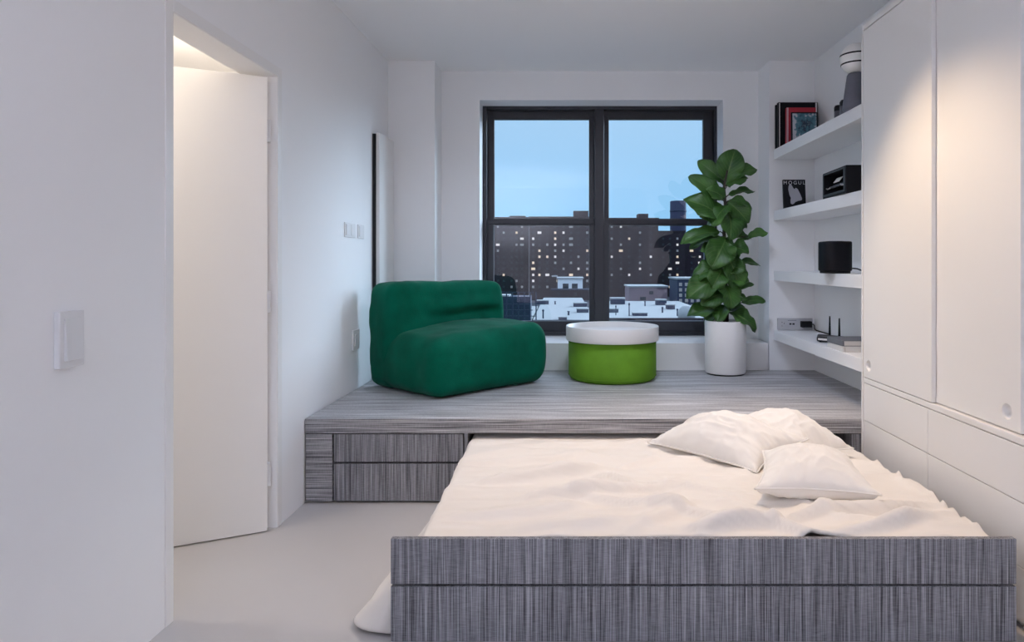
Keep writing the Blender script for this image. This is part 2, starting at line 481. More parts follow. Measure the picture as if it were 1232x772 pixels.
# duvet ------------------------------------------------------------
def seg_dist(x, y, a, c):
    ax, ay = a; cx, cy = c
    vx, vy = cx - ax, cy - ay
    t = ((x - ax) * vx + (y - ay) * vy) / (vx * vx + vy * vy)
    tt = min(1, max(0, t))
    dx, dy = x - (ax + vx * tt), y - (ay + vy * tt)
    side = vx * (y - ay) - vy * (x - ax)
    return sqrt(dx * dx + dy * dy), tt, side
def gp(px, py, z=0.325):           # point of the bed top seen at a pixel
    d = (EYE - z) * F / (py - VY)
    return ((px - VX) * d / F, d)
FOLDS = [
    (gp(588, 578), gp(735, 566), 0.020, 0.030), (gp(560, 560), gp(700, 548), 0.012, 0.030),
    (gp(640, 604), gp(800, 592), 0.018, 0.022), (gp(550, 622), gp(700, 612), 0.010, 0.025),
    (gp(690, 600), gp(905, 628), 0.014, 0.025), (gp(760, 585), gp(900, 598), 0.012, 0.022),
    (gp(955, 622), gp(1148, 606), 0.022, 0.014), (gp(1060, 640), gp(1160, 612), 0.016, 0.022),
    (gp(840, 640), gp(930, 632), 0.030, 0.026), (gp(930, 632), gp(985, 646), 0.022, 0.022),
    (gp(760, 640), gp(830, 610), 0.012, 0.03), (gp(985, 646), gp(1090, 632), 0.018, 0.022),
    (gp(590, 640), gp(740, 632), 0.012, 0.03), (gp(745, 560), gp(790, 552), 0.010, 0.015),
    (gp(720, 575), gp(770, 590), 0.010, 0.014), (gp(1080, 575), gp(1130, 600), 0.012, 0.025),
    (gp(620, 536), gp(780, 530), 0.010, 0.03),
]
def wrinkle(x, y):
    p = Vector((x * 1.1 + 0.35 * y, y * 3.4, 0))
    w = noise.noise_vector(p * 0.8) * 0.45
    n1 = 1 - abs(noise.noise(p * 1.25 + w))
    n2 = 1 - abs(noise.noise(p * 2.6 + w * 1.5 + Vector((5, 3, 0))))
    h = 0.026 * (n1 ** 7 - 0.22) + 0.010 * (n2 ** 6 - 0.25)
    h += 0.010 * noise.noise(Vector((x * 2, y * 2, 4)))
    for a, c, hh, w_ in FOLDS:
        wob = 0.018 * noise.noise(Vector((x * 6, y * 6, 9)))
        d, t, s = seg_dist(x, y + wob, a, c)
        ww = w_ * (0.62 if s < 0 else 1.7)         # steep on the near side, soft on the far side
        h += 2.5 * hh * exp(-(d / ww) ** 2) * (sin(pi * (0.12 + 0.76 * t)) ** 0.7)
    return h
duv = nb()
NX, NY = 170, 130
ys = [DF + 0.028 + (3.62 - DF - 0.028) * j / NY for j in range(NY + 1)]
XL, XR, ZT = -0.447, 1.395, 0.318
rows = []
for y in ys:
    k = max(0.0, 1 - (y - DF) / 1.3)                  # the hanging side flares out most at the foot
    fl = 0.022 + 0.265 * k ** 1.3
    g_ = min(1.0, (y - DF - 0.028) / 0.13)            # the corner of the hem curls round towards the foot panel
    fl *= 0.30 + 0.70 * sqrt(max(0.0, 1 - (1 - g_) ** 2))
    path = []
    zb = 0.014 + 0.02 * (1 - k)
    xb = XL - fl + 0.012 * sin(y * 17)
    for i in range(28):
        t = i / 27.0
        zz = zb + (ZT - 0.03 - zb) * t
        xx = xb + (XL - 0.012 - xb) * (1 - (1 - t) ** 1.12)
        xx += 0.012 * sin(y * 19 + 2.0 * t) * (1 - t) * t * 2
        path.append((xx, zz, 0.25))
    for i in range(1, 6):
        a = pi / 2 * i / 6
        path.append((XL + 0.018 - 0.03 * cos(a), ZT - 0.03 + 0.03 * sin(a), 0.4 + 0.1 * i))
    n = NX - 28 - 5 - 5
    for i in range(n + 1):
        path.append((XL + 0.018 + (XR - 0.03 - XL - 0.018) * i / n, ZT, 1.0))
    for i in range(1, 6):
        a = pi / 2 * i / 5
        path.append((XR - 0.03 + 0.03 * sin(a), ZT - 0.03 + 0.03 * cos(a), 1 - 0.15 * i))
    row = []
    for x, z, wgt in path:
        if x > XR - 0.25 and wgt == 1.0: wgt = 0.999 * (0.35 + 0.65 * max(0, (XR - x) / 0.25))
        h = wrinkle(x, y) * wgt
        fo = min(1, (3.60 - y) / 0.3)
        under = 1.0 if y < D1 - 0.1 else max(0.0, 1 - (y - D1 + 0.1) / 0.12)
        if wgt > 0.3 and x > XL + 0.02 and x < XR - 0.02:
            fr_ = min(1, (y - DF - 0.028) / 0.10)
            h = max(-0.002, h) * (1 - fr_) * 0.5 + h * fr_
        h = h * under
        row.append(duv.verts.new((x, y, max(z + h, 0.012))))
    rows.append(row)
for r0, r1 in zip(rows, rows[1:]):
    for i in range(len(r0) - 1):
        duv.faces.new((r0[i], r0[i + 1], r1[i + 1], r1[i]))
dv = obj('duvet', duv, M['linen'], smooth=True, origin=(0.45, 2.9, 0.30))
s = dv.modifiers.new('thickness', 'SOLIDIFY'); s.thickness = 0.012; s.offset = -1
tag(dv, 'rumpled white duvet spread over the pull-out bed, hanging off its left side', 'duvet')

# pillows ----------------------------------------------------------
def pillow(corners, puff_t, puff_b, label, seed, sub=0.35, floor_z=0.326, group=None, ex=0.5):
    fl, fr, br, bl = [Vector(c) for c in corners]
    ctr = (fl + fr + br + bl) / 4
    nrm = ((fr - fl).cross(bl - fl)).normalized()
    N = 46
    bm = nb()
    grids = []
    for sgn, puff in ((1, puff_t), (-1, puff_b)):
        g = []
        for j in range(N + 1):
            rw = []
            for i in range(N + 1):
                u, v = i / N, j / N
                pu = 0.5 + (u - 0.5) * (1 - 0.13 * (1 - (2 * v - 1) ** 2) * (abs(2 * u - 1) ** 3) * 0 )
                inx = 0.055 * (1 - (2 * v - 1) ** 2); iny = 0.055 * (1 - (2 * u - 1) ** 2)
                uu = inx + u * (1 - 2 * inx); vv = iny + v * (1 - 2 * iny)
                base = (fl * (1 - uu) + fr * uu) * (1 - vv) + (bl * (1 - uu) + br * uu) * vv
                su = max(0.0, sin(pi * u)) ** 0.55; sv = max(0.0, sin(pi * v)) ** 0.55
                prof = su * sv
                q = Vector((u * 4, v * 4, seed))
                wv = noise.noise(q * 1.2) * 0.10 + noise.noise(q * 3.0) * 0.04
                # gathers running in from the edges
                edge = min(u, 1 - u, v, 1 - v)
                along = v if min(u, 1 - u) < min(v, 1 - v) else u
                gth = noise.noise(Vector((along * 15, seed * 3.1, edge * 3))) * exp(-edge * 9) * min(1, edge * 22)
                rid = (1 - abs(noise.noise(q * 1.6 + noise.noise_vector(q) * 0.6))) ** 6
                if sgn < 0: prof = (max(0.0, sin(pi * u)) * max(0.0, sin(pi * v))) ** ex
                h = puff * (prof * (1 + wv) + 0.17 * gth + 0.11 * (rid - 0.3) * prof)
                edgeflag = (i in (0, N)) or (j in (0, N))
                if edgeflag: h = 0
                p = base + nrm * h * sgn
                p.z = max(p.z, floor_z)
                rw.append(p)
            g.append(rw)
        grids.append(g)
    vt = [[bm.verts.new(p) for p in r] for r in grids[0]]
    vb = [[vt[j][i] if (i in (0, N) or j in (0, N)) else bm.verts.new(grids[1][j][i]) for i in range(N + 1)] for j in range(N + 1)]
    for j in range(N):
        for i in range(N):
            bm.faces.new((vt[j][i], vt[j][i + 1], vt[j + 1][i + 1], vt[j + 1][i]))
            fs = [vb[j][i], vb[j + 1][i], vb[j + 1][i + 1], vb[j][i + 1]]
            try: bm.faces.new(fs)
            except ValueError: pass
    o = obj('pillow', bm, M['pillow'], smooth=True, subsurf=1, origin=(ctr.x, ctr.y, floor_z))
    # piping along the seam as its own part
    pb = nb()
    loop = [vt_ for vt_ in ([grids[0][0][i] for i in range(N)] + [grids[0][j][N] for j in range(N)] + [grids[0][N][N - i] for i in range(N)] + [grids[0][N - j][0] for j in range(N + 1)])]
    tube(pb, loop, 0.0035, 6)
    obj('piping', pb, M['pillow'], o, smooth=True)
    tag(o, label, 'pillow')
    return o
pillow([(0.66, 3.24, 0.37), (1.00, 2.90, 0.36), (1.31, 3.06, 0.36), (1.10, 3.35, 0.40)], 0.150, 0.04,
       'plump white pillow at the back, partly hidden behind the large pointed pillow', 3.3)
pillow([(0.405, 3.225, 0.345), (0.795, 2.775, 0.340), (1.07, 2.95, 0.43), (0.70, 3.33, 0.42)], 0.135, 0.05,
       'large white pillow with a pointed left corner, beside the platform edge', 1.7)
pillow([(0.69, 2.44, 0.385), (1.125, 2.40, 0.376), (1.16, 2.77, 0.415), (0.83, 2.82, 0.415)], 0.095, 0.075,
       'small white pillow nearest the footboard, in front of the two larger ones', 5.9, ex=0.28)

# ------------------------------------------------------------------ built-in cabinet
YC1 = D1
cab = thing('wall_cabinet', (XC + 0.16, 1.6, 0), 'tall white built-in cabinet wall with sliding doors above flat drawers', 'cabinet')
YN = -1.2
b = nb()
box(b, XC + 0.036, XN - 0.002, YN, YC1 - 0.016, 0.05, 2.352)
obj('carcass', b, M['lacquer'], cab)
b = nb(); box(b, XC - 0.004, XN - 0.002, YC1 - 0.016, YC1 - 0.0005, 0.0, 2.366); obj('side_panel', b, M['lacquer'], cab, bevel=0.001)
b = nb(); box(b, XC, XN - 0.002, YN, YC1 - 0.016, 2.340, 2.366); obj('top_rail', b, M['lacquer'], cab, bevel=0.002)
b = nb(); box(b, XC + 0.0, XC + 0.036, YN, YC1 - 0.016, 0.603, 0.628); obj('door_track', b, M['lacquer'], cab, bevel=0.003)
b = nb(); box(b, XC + 0.03, XC + 0.05, YN, YC1 - 0.016, 0.0, 0.05); obj('plinth', b, M['lacquer'], cab)
cols = [YC1 - 0.018, 2.775, 2.175, 1.575, 0.975, 0.375]
for y1, y0 in zip(cols, cols[1:]):
    for z0, z1 in ((0.419, 0.600), (0.208, 0.416), (0.03, 0.205)):
        b = nb(); box(b, XC, XC + 0.02, y0 + 0.0015, y1 - 0.0015, z0, z1)
        obj('drawer', b, M['lacquer'], cab, bevel=0.0012)
def slide_door(xf, y0, y1, holes):
    b = nb(); box(b, xf, xf + 0.018, y0, y1, 0.632, 2.334)
    d = obj('sliding_door', b, M['lacquer'], cab)
    for (hy_, hz) in holes:
        c = nb()
        lathe(c, [(0.027, -0.05), (0.027, 0.05)], n=40)
        bmesh.ops.rotate(c, verts=c.verts, cent=(0, 0, 0), matrix=Matrix.Rotation(R(90), 3, 'Y'))
        bmesh.ops.translate(c, verts=c.verts, vec=(xf, hy_, hz))
        me = bpy.data.meshes.new('cut'); c.to_mesh(me); c.free()
        co = bpy.data.objects.new('cut', me); COL.objects.link(co)
        co.location = (0, 0, 0)
        bo = d.modifiers.new('finger_hole', 'BOOLEAN'); bo.operation = 'DIFFERENCE'; bo.object = co; bo.solver = 'EXACT'
        dg = bpy.context.evaluated_depsgraph_get(); dg.update()
        nm = bpy.data.meshes.new_from_object(d.evaluated_get(dg))
        d.modifiers.clear(); d.data = nm
        bpy.data.objects.remove(co)
        c = nb()                                   # shallow cup behind the hole
        lathe(c, [(0.0265, 0.0), (0.0265, 0.014), (0.001, 0.016)], n=40, caps=False)
        bmesh.ops.rotate(c, verts=c.verts, cent=(0, 0, 0), matrix=Matrix.Rotation(R(90), 3, 'Y'))
        bmesh.ops.translate(c, verts=c.verts, vec=(xf + 0.001, hy_, hz))
        obj('finger_pull', c, M['lacquer'], d, smooth=True)
    be = d.modifiers.new('bevel', 'BEVEL'); be.width = 0.0012; be.segments = 2; be.limit_method = 'ANGLE'
    return d
slide_door(XC - 0.001, 2.744, YC1 - 0.019, [(3.305, 0.692)])
slide_door(XC + 0.0185, 2.24, 2.80, [(2.308, 0.6905)])
slide_door(XC - 0.001, 1.05, 1.66, [])
b = nb(); box(b, XC + 0.037, XC + 0.040, YN, 2.24, 0.63, 2.34); obj('inner_panel', b, M['lacquer'], cab)

# ------------------------------------------------------------------ shelves
for top, lab in ((2.000, 'topmost white floating shelf, above the black-and-white book'), (1.561, 'second white floating shelf from the top, carrying the black box'),
                 (1.131, 'third white floating shelf from the top, carrying only the round black speaker'), (0.7045, 'lowest white floating shelf, carrying the router and grey books')):
    b = nb(); box(b, XS, XN - 0.001, YC1 + 0.003, D2 - 0.001, top - 0.07, top)
    o = obj('wall_shelf', b, M['shelf'], bevel=0.002, origin=((XS + XN) / 2, 4.1, top - 0.07))
    tag(o, lab, 'shelf', 'white floating shelves in the niche')

# ------------------------------------------------------------------ green foam chair
def quad(c, u, v):
    a, b_, c_, d = c
    return (a * (1 - u) + b_ * u) * (1 - v) + (d * (1 - u) + c_ * u) * v
def soft_block(corners, z0, ztop, r, bulge, seed, amp=0.008, n=34, crease=False):
    """rounded soft block over a 4-corner footprint; ztop(u,v) gives the height"""
    cs = [Vector((p[0], p[1], 0)) for p in corners]
    lu = ((cs[1] - cs[0]).length + (cs[2] - cs[3]).length) / 2
    lv = ((cs[3] - cs[0]).length + (cs[2] - cs[1]).length) / 2
    bm = nb()
    bmesh.ops.create_cube(bm, size=2)
    bmesh.ops.subdivide_edges(bm, edges=bm.edges, cuts=n, use_grid_fill=True)
    for v in bm.verts:
        p = v.co.copy()
        # concentrate points near the edges
        q = Vector([math.copysign(abs(t) ** 0.8, t) for t in p])
        h0 = ztop(0.5, 0.5) - z0
        half = Vector((lu / 2, lv / 2, h0 / 2))
        s = Vector((q.x * half.x, q.y * half.y, q.z * half.z))
        inner = Vector([max(-(half[i] - r), min(half[i] - r, s[i])) for i in range(3)])
        dlt = s - inner
        if dlt.length > 1e-9:
            m_ = max(abs(dlt.x), abs(dlt.y), abs(dlt.z))
            s = inner + dlt.normalized() * m_
        u = s.x / lu + 0.5; w = s.y / lv + 0.5; t = s.z / h0 + 0.5
        bu = bulge * (1 - (2 * u - 1) ** 2) * (1 - (2 * w - 1) ** 2)
        g = quad(cs, u, w)
        # sides bulge outwards a little
        cen = quad(cs, 0.5, 0.5)
        out = (g - cen)
        k = 1 + 0.035 * sin(pi * min(1, max(0, t)))
        g = cen + out * k
        z = z0 + t * (ztop(u, w) - z0) + bu * max(0, 2 * t - 1)
        nv = noise.noise_vector(Vector((g.x * 5, g.y * 5, z * 5 + seed))) * amp + noise.noise_vector(Vector((g.x * 14, g.y * 14, z * 14 + seed))) * amp * 0.35
        x, y = g.x + nv.x, g.y + nv.y
        if crease and u > 0.5:                      # soft horizontal buckle low on the front of the back
            hgt = z - z0
            dep = 0.030 * exp(-((hgt - 0.435 - 0.03 * (w - 0.5)) / 0.028) ** 2) - 0.016 * exp(-((hgt - 0.50) / 0.045) ** 2)
            dep *= max(0.0, min(1.0, (w - 0.18) / 0.35)) * max(0.0, min(1.0, (1.0 - w) / 0.12))
            fdir = (cs[1] - cs[0]).normalized()
            x -= fdir.x * dep; y -= fdir.y * dep
        z = z + nv.z * max(0, min(1, t * 4))
        v.co = (x, y, max(z, z0))
    return bm
Fc, Rc, Lc, Bc = (-0.700, 3.785), (-0.085, 4.42), (-1.215, 4.270), (-0.545, 4.80)
ch = thing('lounge_chair', (-0.66, 4.34, HP), 'dark green upholstered armless lounge chair on the platform, against the left wall', 'chair')
# seat reaches under the backrest; u runs L->F (front), v runs from the F/L side to the R/B side
zt = lambda u, v: HP + 0.330 + 0.055 * v + 0.010 * (1 - u)
bm = soft_block([Lc, Fc, Rc, Bc], HP + 0.002, zt, 0.085, 0.030, 2.0, 0.010)
obj('seat', bm, M['green'], ch, smooth=True)
def mix(a, b_, t): return (a[0] + (b_[0] - a[0]) * t, a[1] + (b_[1] - a[1]) * t)
Lf, Bf = mix(Lc, Fc, 0.36), mix((-0.535, 4.82), Rc, 0.30)
zb_ = lambda u, v: HP + 0.648 - 0.012 * v + 0.006 * sin(v * 9)
bm = soft_block([(-1.213, 4.27), Lf, Bf, (-0.535, 4.83)], HP + 0.004, zb_, 0.055, 0.012, 7.0, 0.012, crease=True)
obj('backrest', bm, M['green'], ch, smooth=True)

# ------------------------------------------------------------------ green round table
tx, ty = 0.337, 4.567
tb = thing('round_side_table', (tx, ty, HP), 'low round green drum table with a white tray top, in front of the window', 'table')
b = nb()
z = HP
lathe(b, [(0.255, z), (0.268, z + 0.002), (0.283, z + 0.012), (0.291, z + 0.030), (0.2925, z + 0.05), (0.2925, z + 0.262), (0.20, z + 0.262)], tx, ty, 96)
obj('drum', b, M['lime'], tb, smooth=False)
b = nb()
lathe(b, [(0.286, z + 0.0275), (0.2935, z + 0.0282), (0.2935, z + 0.0298), (0.286, z + 0.031)], tx, ty, 96, caps=False)
obj('base_seam', b, M['lime'], tb)
b = nb()
lathe(b, [(0.10, z + 0.262), (0.300, z + 0.262), (0.306, z + 0.258), (0.309, z + 0.264), (0.309, z + 0.346), (0.3075, z + 0.352), (0.301, z + 0.352), (0.299, z + 0.348), (0.297, z + 0.318), (0.292, z + 0.314), (0.001, z + 0.313)], tx, ty, 96)
obj('tray_top', b, M['white'], tb)

# ------------------------------------------------------------------ plant
px_, py_ = 1.137, 4.742
pt = thing('potted_fiddle_leaf_fig', (px_, py_, HP), 'tall fiddle-leaf fig with large dark leaves in a white cylindrical pot, right of the window', 'plant')
b = nb()
lathe(b, [(0.126, HP), (0.126, HP + 0.010)], px_, py_, 64); obj('foot_ring', b, M['black'], pt)
b = nb()
lathe(b, [(0.10, HP + 0.0105), (0.134, HP + 0.0105), (0.139, HP + 0.018), (0.141, HP + 0.365), (0.1395, HP + 0.370), (0.133, HP + 0.370), (0.131, HP + 0.366), (0.131, HP + 0.338), (0.001, HP + 0.338)], px_, py_, 80)
pot = obj('pot', b, M['pot'], pt)
b = nb()
lathe(b, [(0.1305, HP + 0.339), (0.12, HP + 0.352), (0.05, HP + 0.358), (0.001, HP + 0.360)], px_, py_, 40, caps=False); obj('soil', b, M['soil'], pt)
b = nb()
trunk_px = [(873, 392), (874, 370), (872.5, 340), (874, 310), (871, 280), (873, 250), (871, 225), (875, 205)]
trunk = [P(x, y, 4.742 + 0.02 * sin(i * 1.7)) for i, (x, y) in enumerate(trunk_px)]
tube(b, trunk, [0.020, 0.018, 0.016, 0.014, 0.012, 0.011, 0.009, 0.006], 10)
obj('trunk', b, M['trunk'], pt)
def trunk_at(py):
    pts = trunk_px
    for (x0, y0), (x1, y1) in zip(pts, pts[1:]):
        if y1 <= py <= y0:
            t = (y0 - py) / (y0 - y1); return x0 + (x1 - x0) * t
    return pts[-1][0] if py < pts[-1][1] else pts[0][0]
LEAFMESH = []
def leaf(base, tip, width, facing, droop, seed):
    a = tip - base; L = a.length; a.normalize()
    n = facing - a * facing.dot(a); n.normalize()
    s = a.cross(n).normalized()
    NU, NV = 14, 10
    bm = nb(); uvl = bm.loops.layers.uv.new('UVMap')
    vs = []
    rl = random.Random(seed)
    ph = rl.random() * 6
    for i in range(NU + 1):
        t = i / NU
        w = (sin(pi * min(1, t ** 0.85)) ** 0.62) * (0.62 + 0.45 * t)      # broad towards the tip
        if t > 0.93: w *= 1 - 0.55 * (t - 0.93) / 0.07
        if i == NU: w = 0.10
        if i == 0: w = 0.06
        row = []
        for j in range(NV + 1):
            q = 2 * j / NV - 1
            x = q * w * width * 0.5
            up = (0.42 * abs(q) ** 1.3 - 0.35 * max(0.0, abs(q) - 0.55)) * w * width * 0.5                        # folded up along the midrib
            wav = (0.085 * sin(t * 10 + ph + (2.3 if q > 0 else 0)) + 0.03 * sin(t * 23 + ph * 2)) * width * abs(q) ** 2
            dr = -droop * L * (t - 0.35) ** 2 * (1 if t > 0.35 else 0.2)
            p = base + a * (t * L) + s * x + n * (up + wav + dr)
            row.append((bm.verts.new(p), (j / NV, t)))
        vs.append(row)
    for i in range(NU):
        for j in range(NV):
            qd = (vs[i][j], vs[i][j + 1], vs[i + 1][j + 1], vs[i + 1][j])
            f = bm.faces.new([k[0] for k in qd]); f.smooth = True
            for l, k in zip(f.loops, qd): l[uvl].uv = k[1]
    off = Vector(pt.location)
    bmesh.ops.translate(bm, verts=bm.verts, vec=-off)
    me = bpy.data.meshes.new('leaf'); bm.to_mesh(me); bm.free()
    o = link('leaf', me, M['leaf'], pt)
    so = o.modifiers.new('thickness', 'SOLIDIFY'); so.thickness = 0.0018; so.offset = 0
    return o
LEAVES = [  # base px, tip px, width px, depth of base, depth of tip, upward facing
    ((873, 219), (884, 179), 31, 0.00, -0.04, 0.3), ((877, 214), (909, 199), 21, 0.0, -0.05, 0.7), ((868, 216), (840, 192), 18, 0.03, 0.06, 0.4),
    ((869, 240), (833, 210), 21, 0.0, -0.06, 0.5), ((877, 234), (908, 226), 14, 0.03, 0.04, 1.1), ((876, 241), (906, 244), 16, 0.0, -0.03, 1.0),
    ((869, 262), (833, 235), 31, -0.02, -0.10, 0.5), ((876, 246), (856, 266), 24, -0.02, -0.12, 0.7), ((876, 242), (902, 266), 24, 0.0, -0.05, 0.8),
    ((876, 254), (883, 284), 29, -0.02, -0.14, 0.8), ((866, 278), (821, 284), 21, 0.0, -0.06, 1.1), ((868, 284), (828, 294), 14, 0.02, 0.04, 1.4),
    ((878, 284), (905, 283), 15, 0.02, 0.03, 1.0), ((900, 284), (924, 277), 13, 0.02, 0.01, 0.8), ((874, 286), (859, 318), 34, -0.03, -0.15, 0.7),
    ((876, 308), (892, 345), 29, -0.02, -0.10, 0.6), ((884, 317), (915, 312), 11, 0.03, 0.02, 1.2), ((880, 318), (889, 298), 10, 0.04, 0.06, 0.2),
    ((869, 318), (834, 332), 25, 0.00, -0.05, 0.8), ((867, 332), (829, 352), 32, -0.02, -0.11, 0.7), ((872, 342), (884, 366), 31, -0.03, -0.14, 1.0),
    ((866, 345), (858, 366), 22, 0.0, -0.08, 0.8), ((880, 350), (908, 338), 8, 0.04, 0.06, 0.6), ((892, 364), (921, 358), 12, 0.02, 0.0, 0.9),
    ((876, 375), (912, 389), 25, -0.02, -0.10, 1.0), ((876, 372), (896, 366), 15, 0.03, 0.03, 0.8), ((868, 370), (829, 374), 24, 0.0, -0.07, 1.1),
    ((868, 376), (846, 385), 14, 0.02, 0.02, 1.2), ((870, 300), (848, 312), 22, 0.05, 0.10, 0.8), ((876, 268), (898, 256), 20, 0.05, 0.10, 0.7),
    ((874, 330), (894, 322), 22, 0.05, 0.09, 0.8), ((868, 355), (848, 348), 20, 0.05, 0.10, 0.8), ((868, 262), (846, 272), 22, 0.05, 0.12, 0.8),
    ((872, 300), (846, 298), 24, 0.02, -0.06, 0.9), ((876, 296), (900, 300), 22, 0.0, -0.08, 0.9), ((870, 352), (846, 362), 26, -0.03, -0.12, 0.8),
    ((876, 334), (900, 334), 24, 0.0, -0.06, 0.8), ((876, 358), (898, 358), 20, 0.0, -0.05, 0.9), ((872, 262), (848, 256), 22, 0.0, -0.07, 0.8),
    ((874, 222), (896, 210), 22, -0.01, -0.08, 0.6), ((878, 262), (900, 272), 20, 0.02, 0.0, 0.9), ((870, 322), (858, 344), 24, -0.03, -0.14, 0.8),
    ((872, 238), (854, 226), 20, -0.02, -0.09, 0.7), ((876, 318), (894, 324), 20, 0.0, -0.1, 0.6), ((874, 366), (862, 384), 20, -0.03, -0.12, 0.9),
    ((874, 225), (862, 200), 20, 0.05, 0.10, 0.4), ((872, 224), (880, 200), 20, 0.05, 0.09, 0.4), ((872, 292), (874, 312), 26, -0.05, -0.12, 0.7),
]
for i, (b0, t0, w, db, dt, up) in enumerate(LEAVES):
    yb, yt = 4.742 + db, 4.742 + dt
    B_, T_ = P(*b0, yb), P(*t0, yt)
    fc = Vector((rnd.uniform(-0.65, 0.65), -1.0, up + rnd.uniform(-0.2, 0.35)))
    leaf(B_, T_, w * 4.74 / F * 1.28, fc, rnd.uniform(0.35, 0.85), i)
for i, (b0, t0, w, db, dt, up) in enumerate(LEAVES):
    q0 = P(trunk_at(b0[1] + 5), b0[1] + 5, 4.742); q1 = P(*b0, 4.742 + db)
    if (q1 - q0).length < 0.02: continue
    b = nb(); tube(b, [q0, (q0 + q1) / 2 + Vector((0, 0, 0.004)), q1], 0.0035, 6)
    obj('leaf_stalk', b, M['trunk'], pt)

# ------------------------------------------------------------------ wall switches and panels
def wall_plate(name, y0, y1, z0, z1, label, cat, rockers, t=0.012):
    ym = (y0 + y1) / 2
    o = thing(name, (xl(ym), ym, z0), label, cat)
    b = nb(); prism(b, [(xl(y0), y0), (xl(y0) + t, y0), (xl(y1) + t, y1), (xl(y1), y1)], z0, z1)
    obj('plate', b, M['plate'], o, bevel=0.0025)
    n = rockers; wdt = (y1 - y0) / n
    for k in range(n):
        a = y0 + wdt * k + wdt * 0.17; c = y0 + wdt * (k + 1) - wdt * 0.17
        h = z1 - z0
        b = nb(); 
        vs = box(b, xl(ym) + t - 0.002, xl(ym) + t + 0.003, a, c, z0 + 0.13 * h, z1 - 0.13 * h)
        for v in vs:                                      # rocker tilted: lower edge stands out
            if v.co.x > xl(ym) + t and v.co.z < (z0 + z1) / 2: v.co.x += 0.005 if name == 'light_switch' else 0.0
        obj('rocker', b, M['plate'], o, bevel=0.001)
    return o
wall_plate('light_switch', 1.756, 1.845, 0.920, 1.069, 'large white rocker light switch on the near left wall', 'switch', 1, 0.016)
wall_plate('double_wall_switch', 3.964, 4.152, 1.341, 1.428, 'small two-gang white wall switch, left of the pair above the green chair', 'switch', 2, 0.006)
wall_plate('single_wall_switch', 4.206, 4.325, 1.341, 1.428, 'narrow white wall switch, right of the pair above the green chair', 'switch', 1, 0.006)
o = thing('wall_outlet', (xl(4.17), 4.17, 0.66), 'small white wall outlet low on the left wall beside the green chair', 'outlet')
b = nb(); prism(b, [(xl(4.10), 4.10), (xl(4.10) + 0.01, 4.10), (xl(4.22) + 0.01, 4.22), (xl(4.22), 4.22)], 0.66, 0.78); obj('plate', b, M['plate'], o, bevel=0.002)
b = nb(); prism(b, [(xl(4.13) + 0.01, 4.13), (xl(4.13) + 0.013, 4.13), (xl(4.19) + 0.013, 4.19), (xl(4.19) + 0.01, 4.19)], 0.685, 0.755); obj('socket', b, M['plate'], o, bevel=0.001)
# slim white panel standing off the left wall by the pier
o = thing('wall_panel', (xl(4.7), 4.7, HP), 'tall slim white panel standing off the left wall behind the green chair', 'panel')
b = nb(); prism(b, [(xl(4.53) + 0.020, 4.53), (xl(4.53) + 0.044, 4.53), (xl(4.885) + 0.044, 4.885), (xl(4.885) + 0.020, 4.885)], HP + 0.01, 2.055)
obj('board', b, M['lacquer'], o, bevel=0.002)
b = nb(); prism(b, [(xl(4.515) + 0.0005, 4.515), (xl(4.515) + 0.020, 4.515), (xl(4.88) + 0.020, 4.88), (xl(4.88) + 0.0005, 4.88)], HP + 0.01, 2.045)
obj('shade_strip', b, M['gap'], o)  # dark strip that paints the shade between board and wall

# ------------------------------------------------------------------ things on the shelves
S1, S2, S3, S4 = 2.000, 1.561, 1.131, 0.7045
def upright(name, px0, px1, d, t, z0, pytop, mats_cover, label, cat, lean=0.0, group=None):
    """a book, record or picture standing on the shelf against the end wall, cover to the room"""
    x0, x1 = (px0 - VX) * d / F, (px1 - VX) * d / F
    zt_ = EYE - (pytop - VY) * d / F
    o = thing(name, ((x0 + x1) / 2, d + t / 2, z0), label, cat, group)
    o.rotation_euler = (-lean, 0, 0)
    return o, (x1 - x0) / 2, zt_ - z0
def slab(o, name, hw, t, h, m, bev=0.001):
    b = nb(); box(b, -hw, hw, -t / 2, t / 2, 0.0, h); return obj(name, b, m, o, bevel=bev, local=True)
def book(o, hw, t, h, cover):
    """bound book: two boards, a spine on the left and a page block"""
    b = nb()
    box(b, -hw, hw, -t / 2, -t / 2 + 0.003, 0, h); box(b, -hw, hw, t / 2 - 0.003, t / 2, 0, h); box(b, -hw, -hw + 0.003, -t / 2, t / 2, 0, h)
    obj('cover', b, cover, o, local=True)
    b = nb(); box(b, -hw + 0.003, hw - 0.004, -t / 2 + 0.003, t / 2 - 0.003, 0.003, h - 0.004); obj('page_block', b, M['paper'], o, local=True)
# rearmost: two dark slip-cased volumes whose edges show on the left
o, hw, h = upright('hardback_book', 933.5, 968, 4.862, 0.024, S1, 126.0, None, 'thin dark hardback at the far left of the top shelf, behind the other books', 'book')
book(o, hw, 0.024, h, M['blackgloss'])
o, hw, h = upright('hardback_book', 936.5, 983.8, 4.815, 0.034, S1, 123.0, None, 'large black hardback standing behind the red book on the top shelf', 'book')
book(o, hw, 0.034, h, M['blackgloss'])
b = nb(); box(b, hw - 0.016, hw - 0.005, -0.0185, -0.0172, h * 0.02, h * 0.99); tag(obj('white_band', b, M['paper'], o, local=True), 'white strip at the edge of the black cover')
b = nb(); box(b, -hw + 0.006, -hw + 0.011, -0.0185, -0.0172, 0.0, h * 0.985); tag(obj('edge_line', b, M['paper'], o, local=True), 'pale line beside the spine')
o, hw, h = upright('hardback_book', 946.5, 981.5, 4.735, 0.030, S1, 129.3, None, 'red hardback book behind the small framed picture on the top shelf', 'book')
book(o, hw, 0.030, h, M['red'])
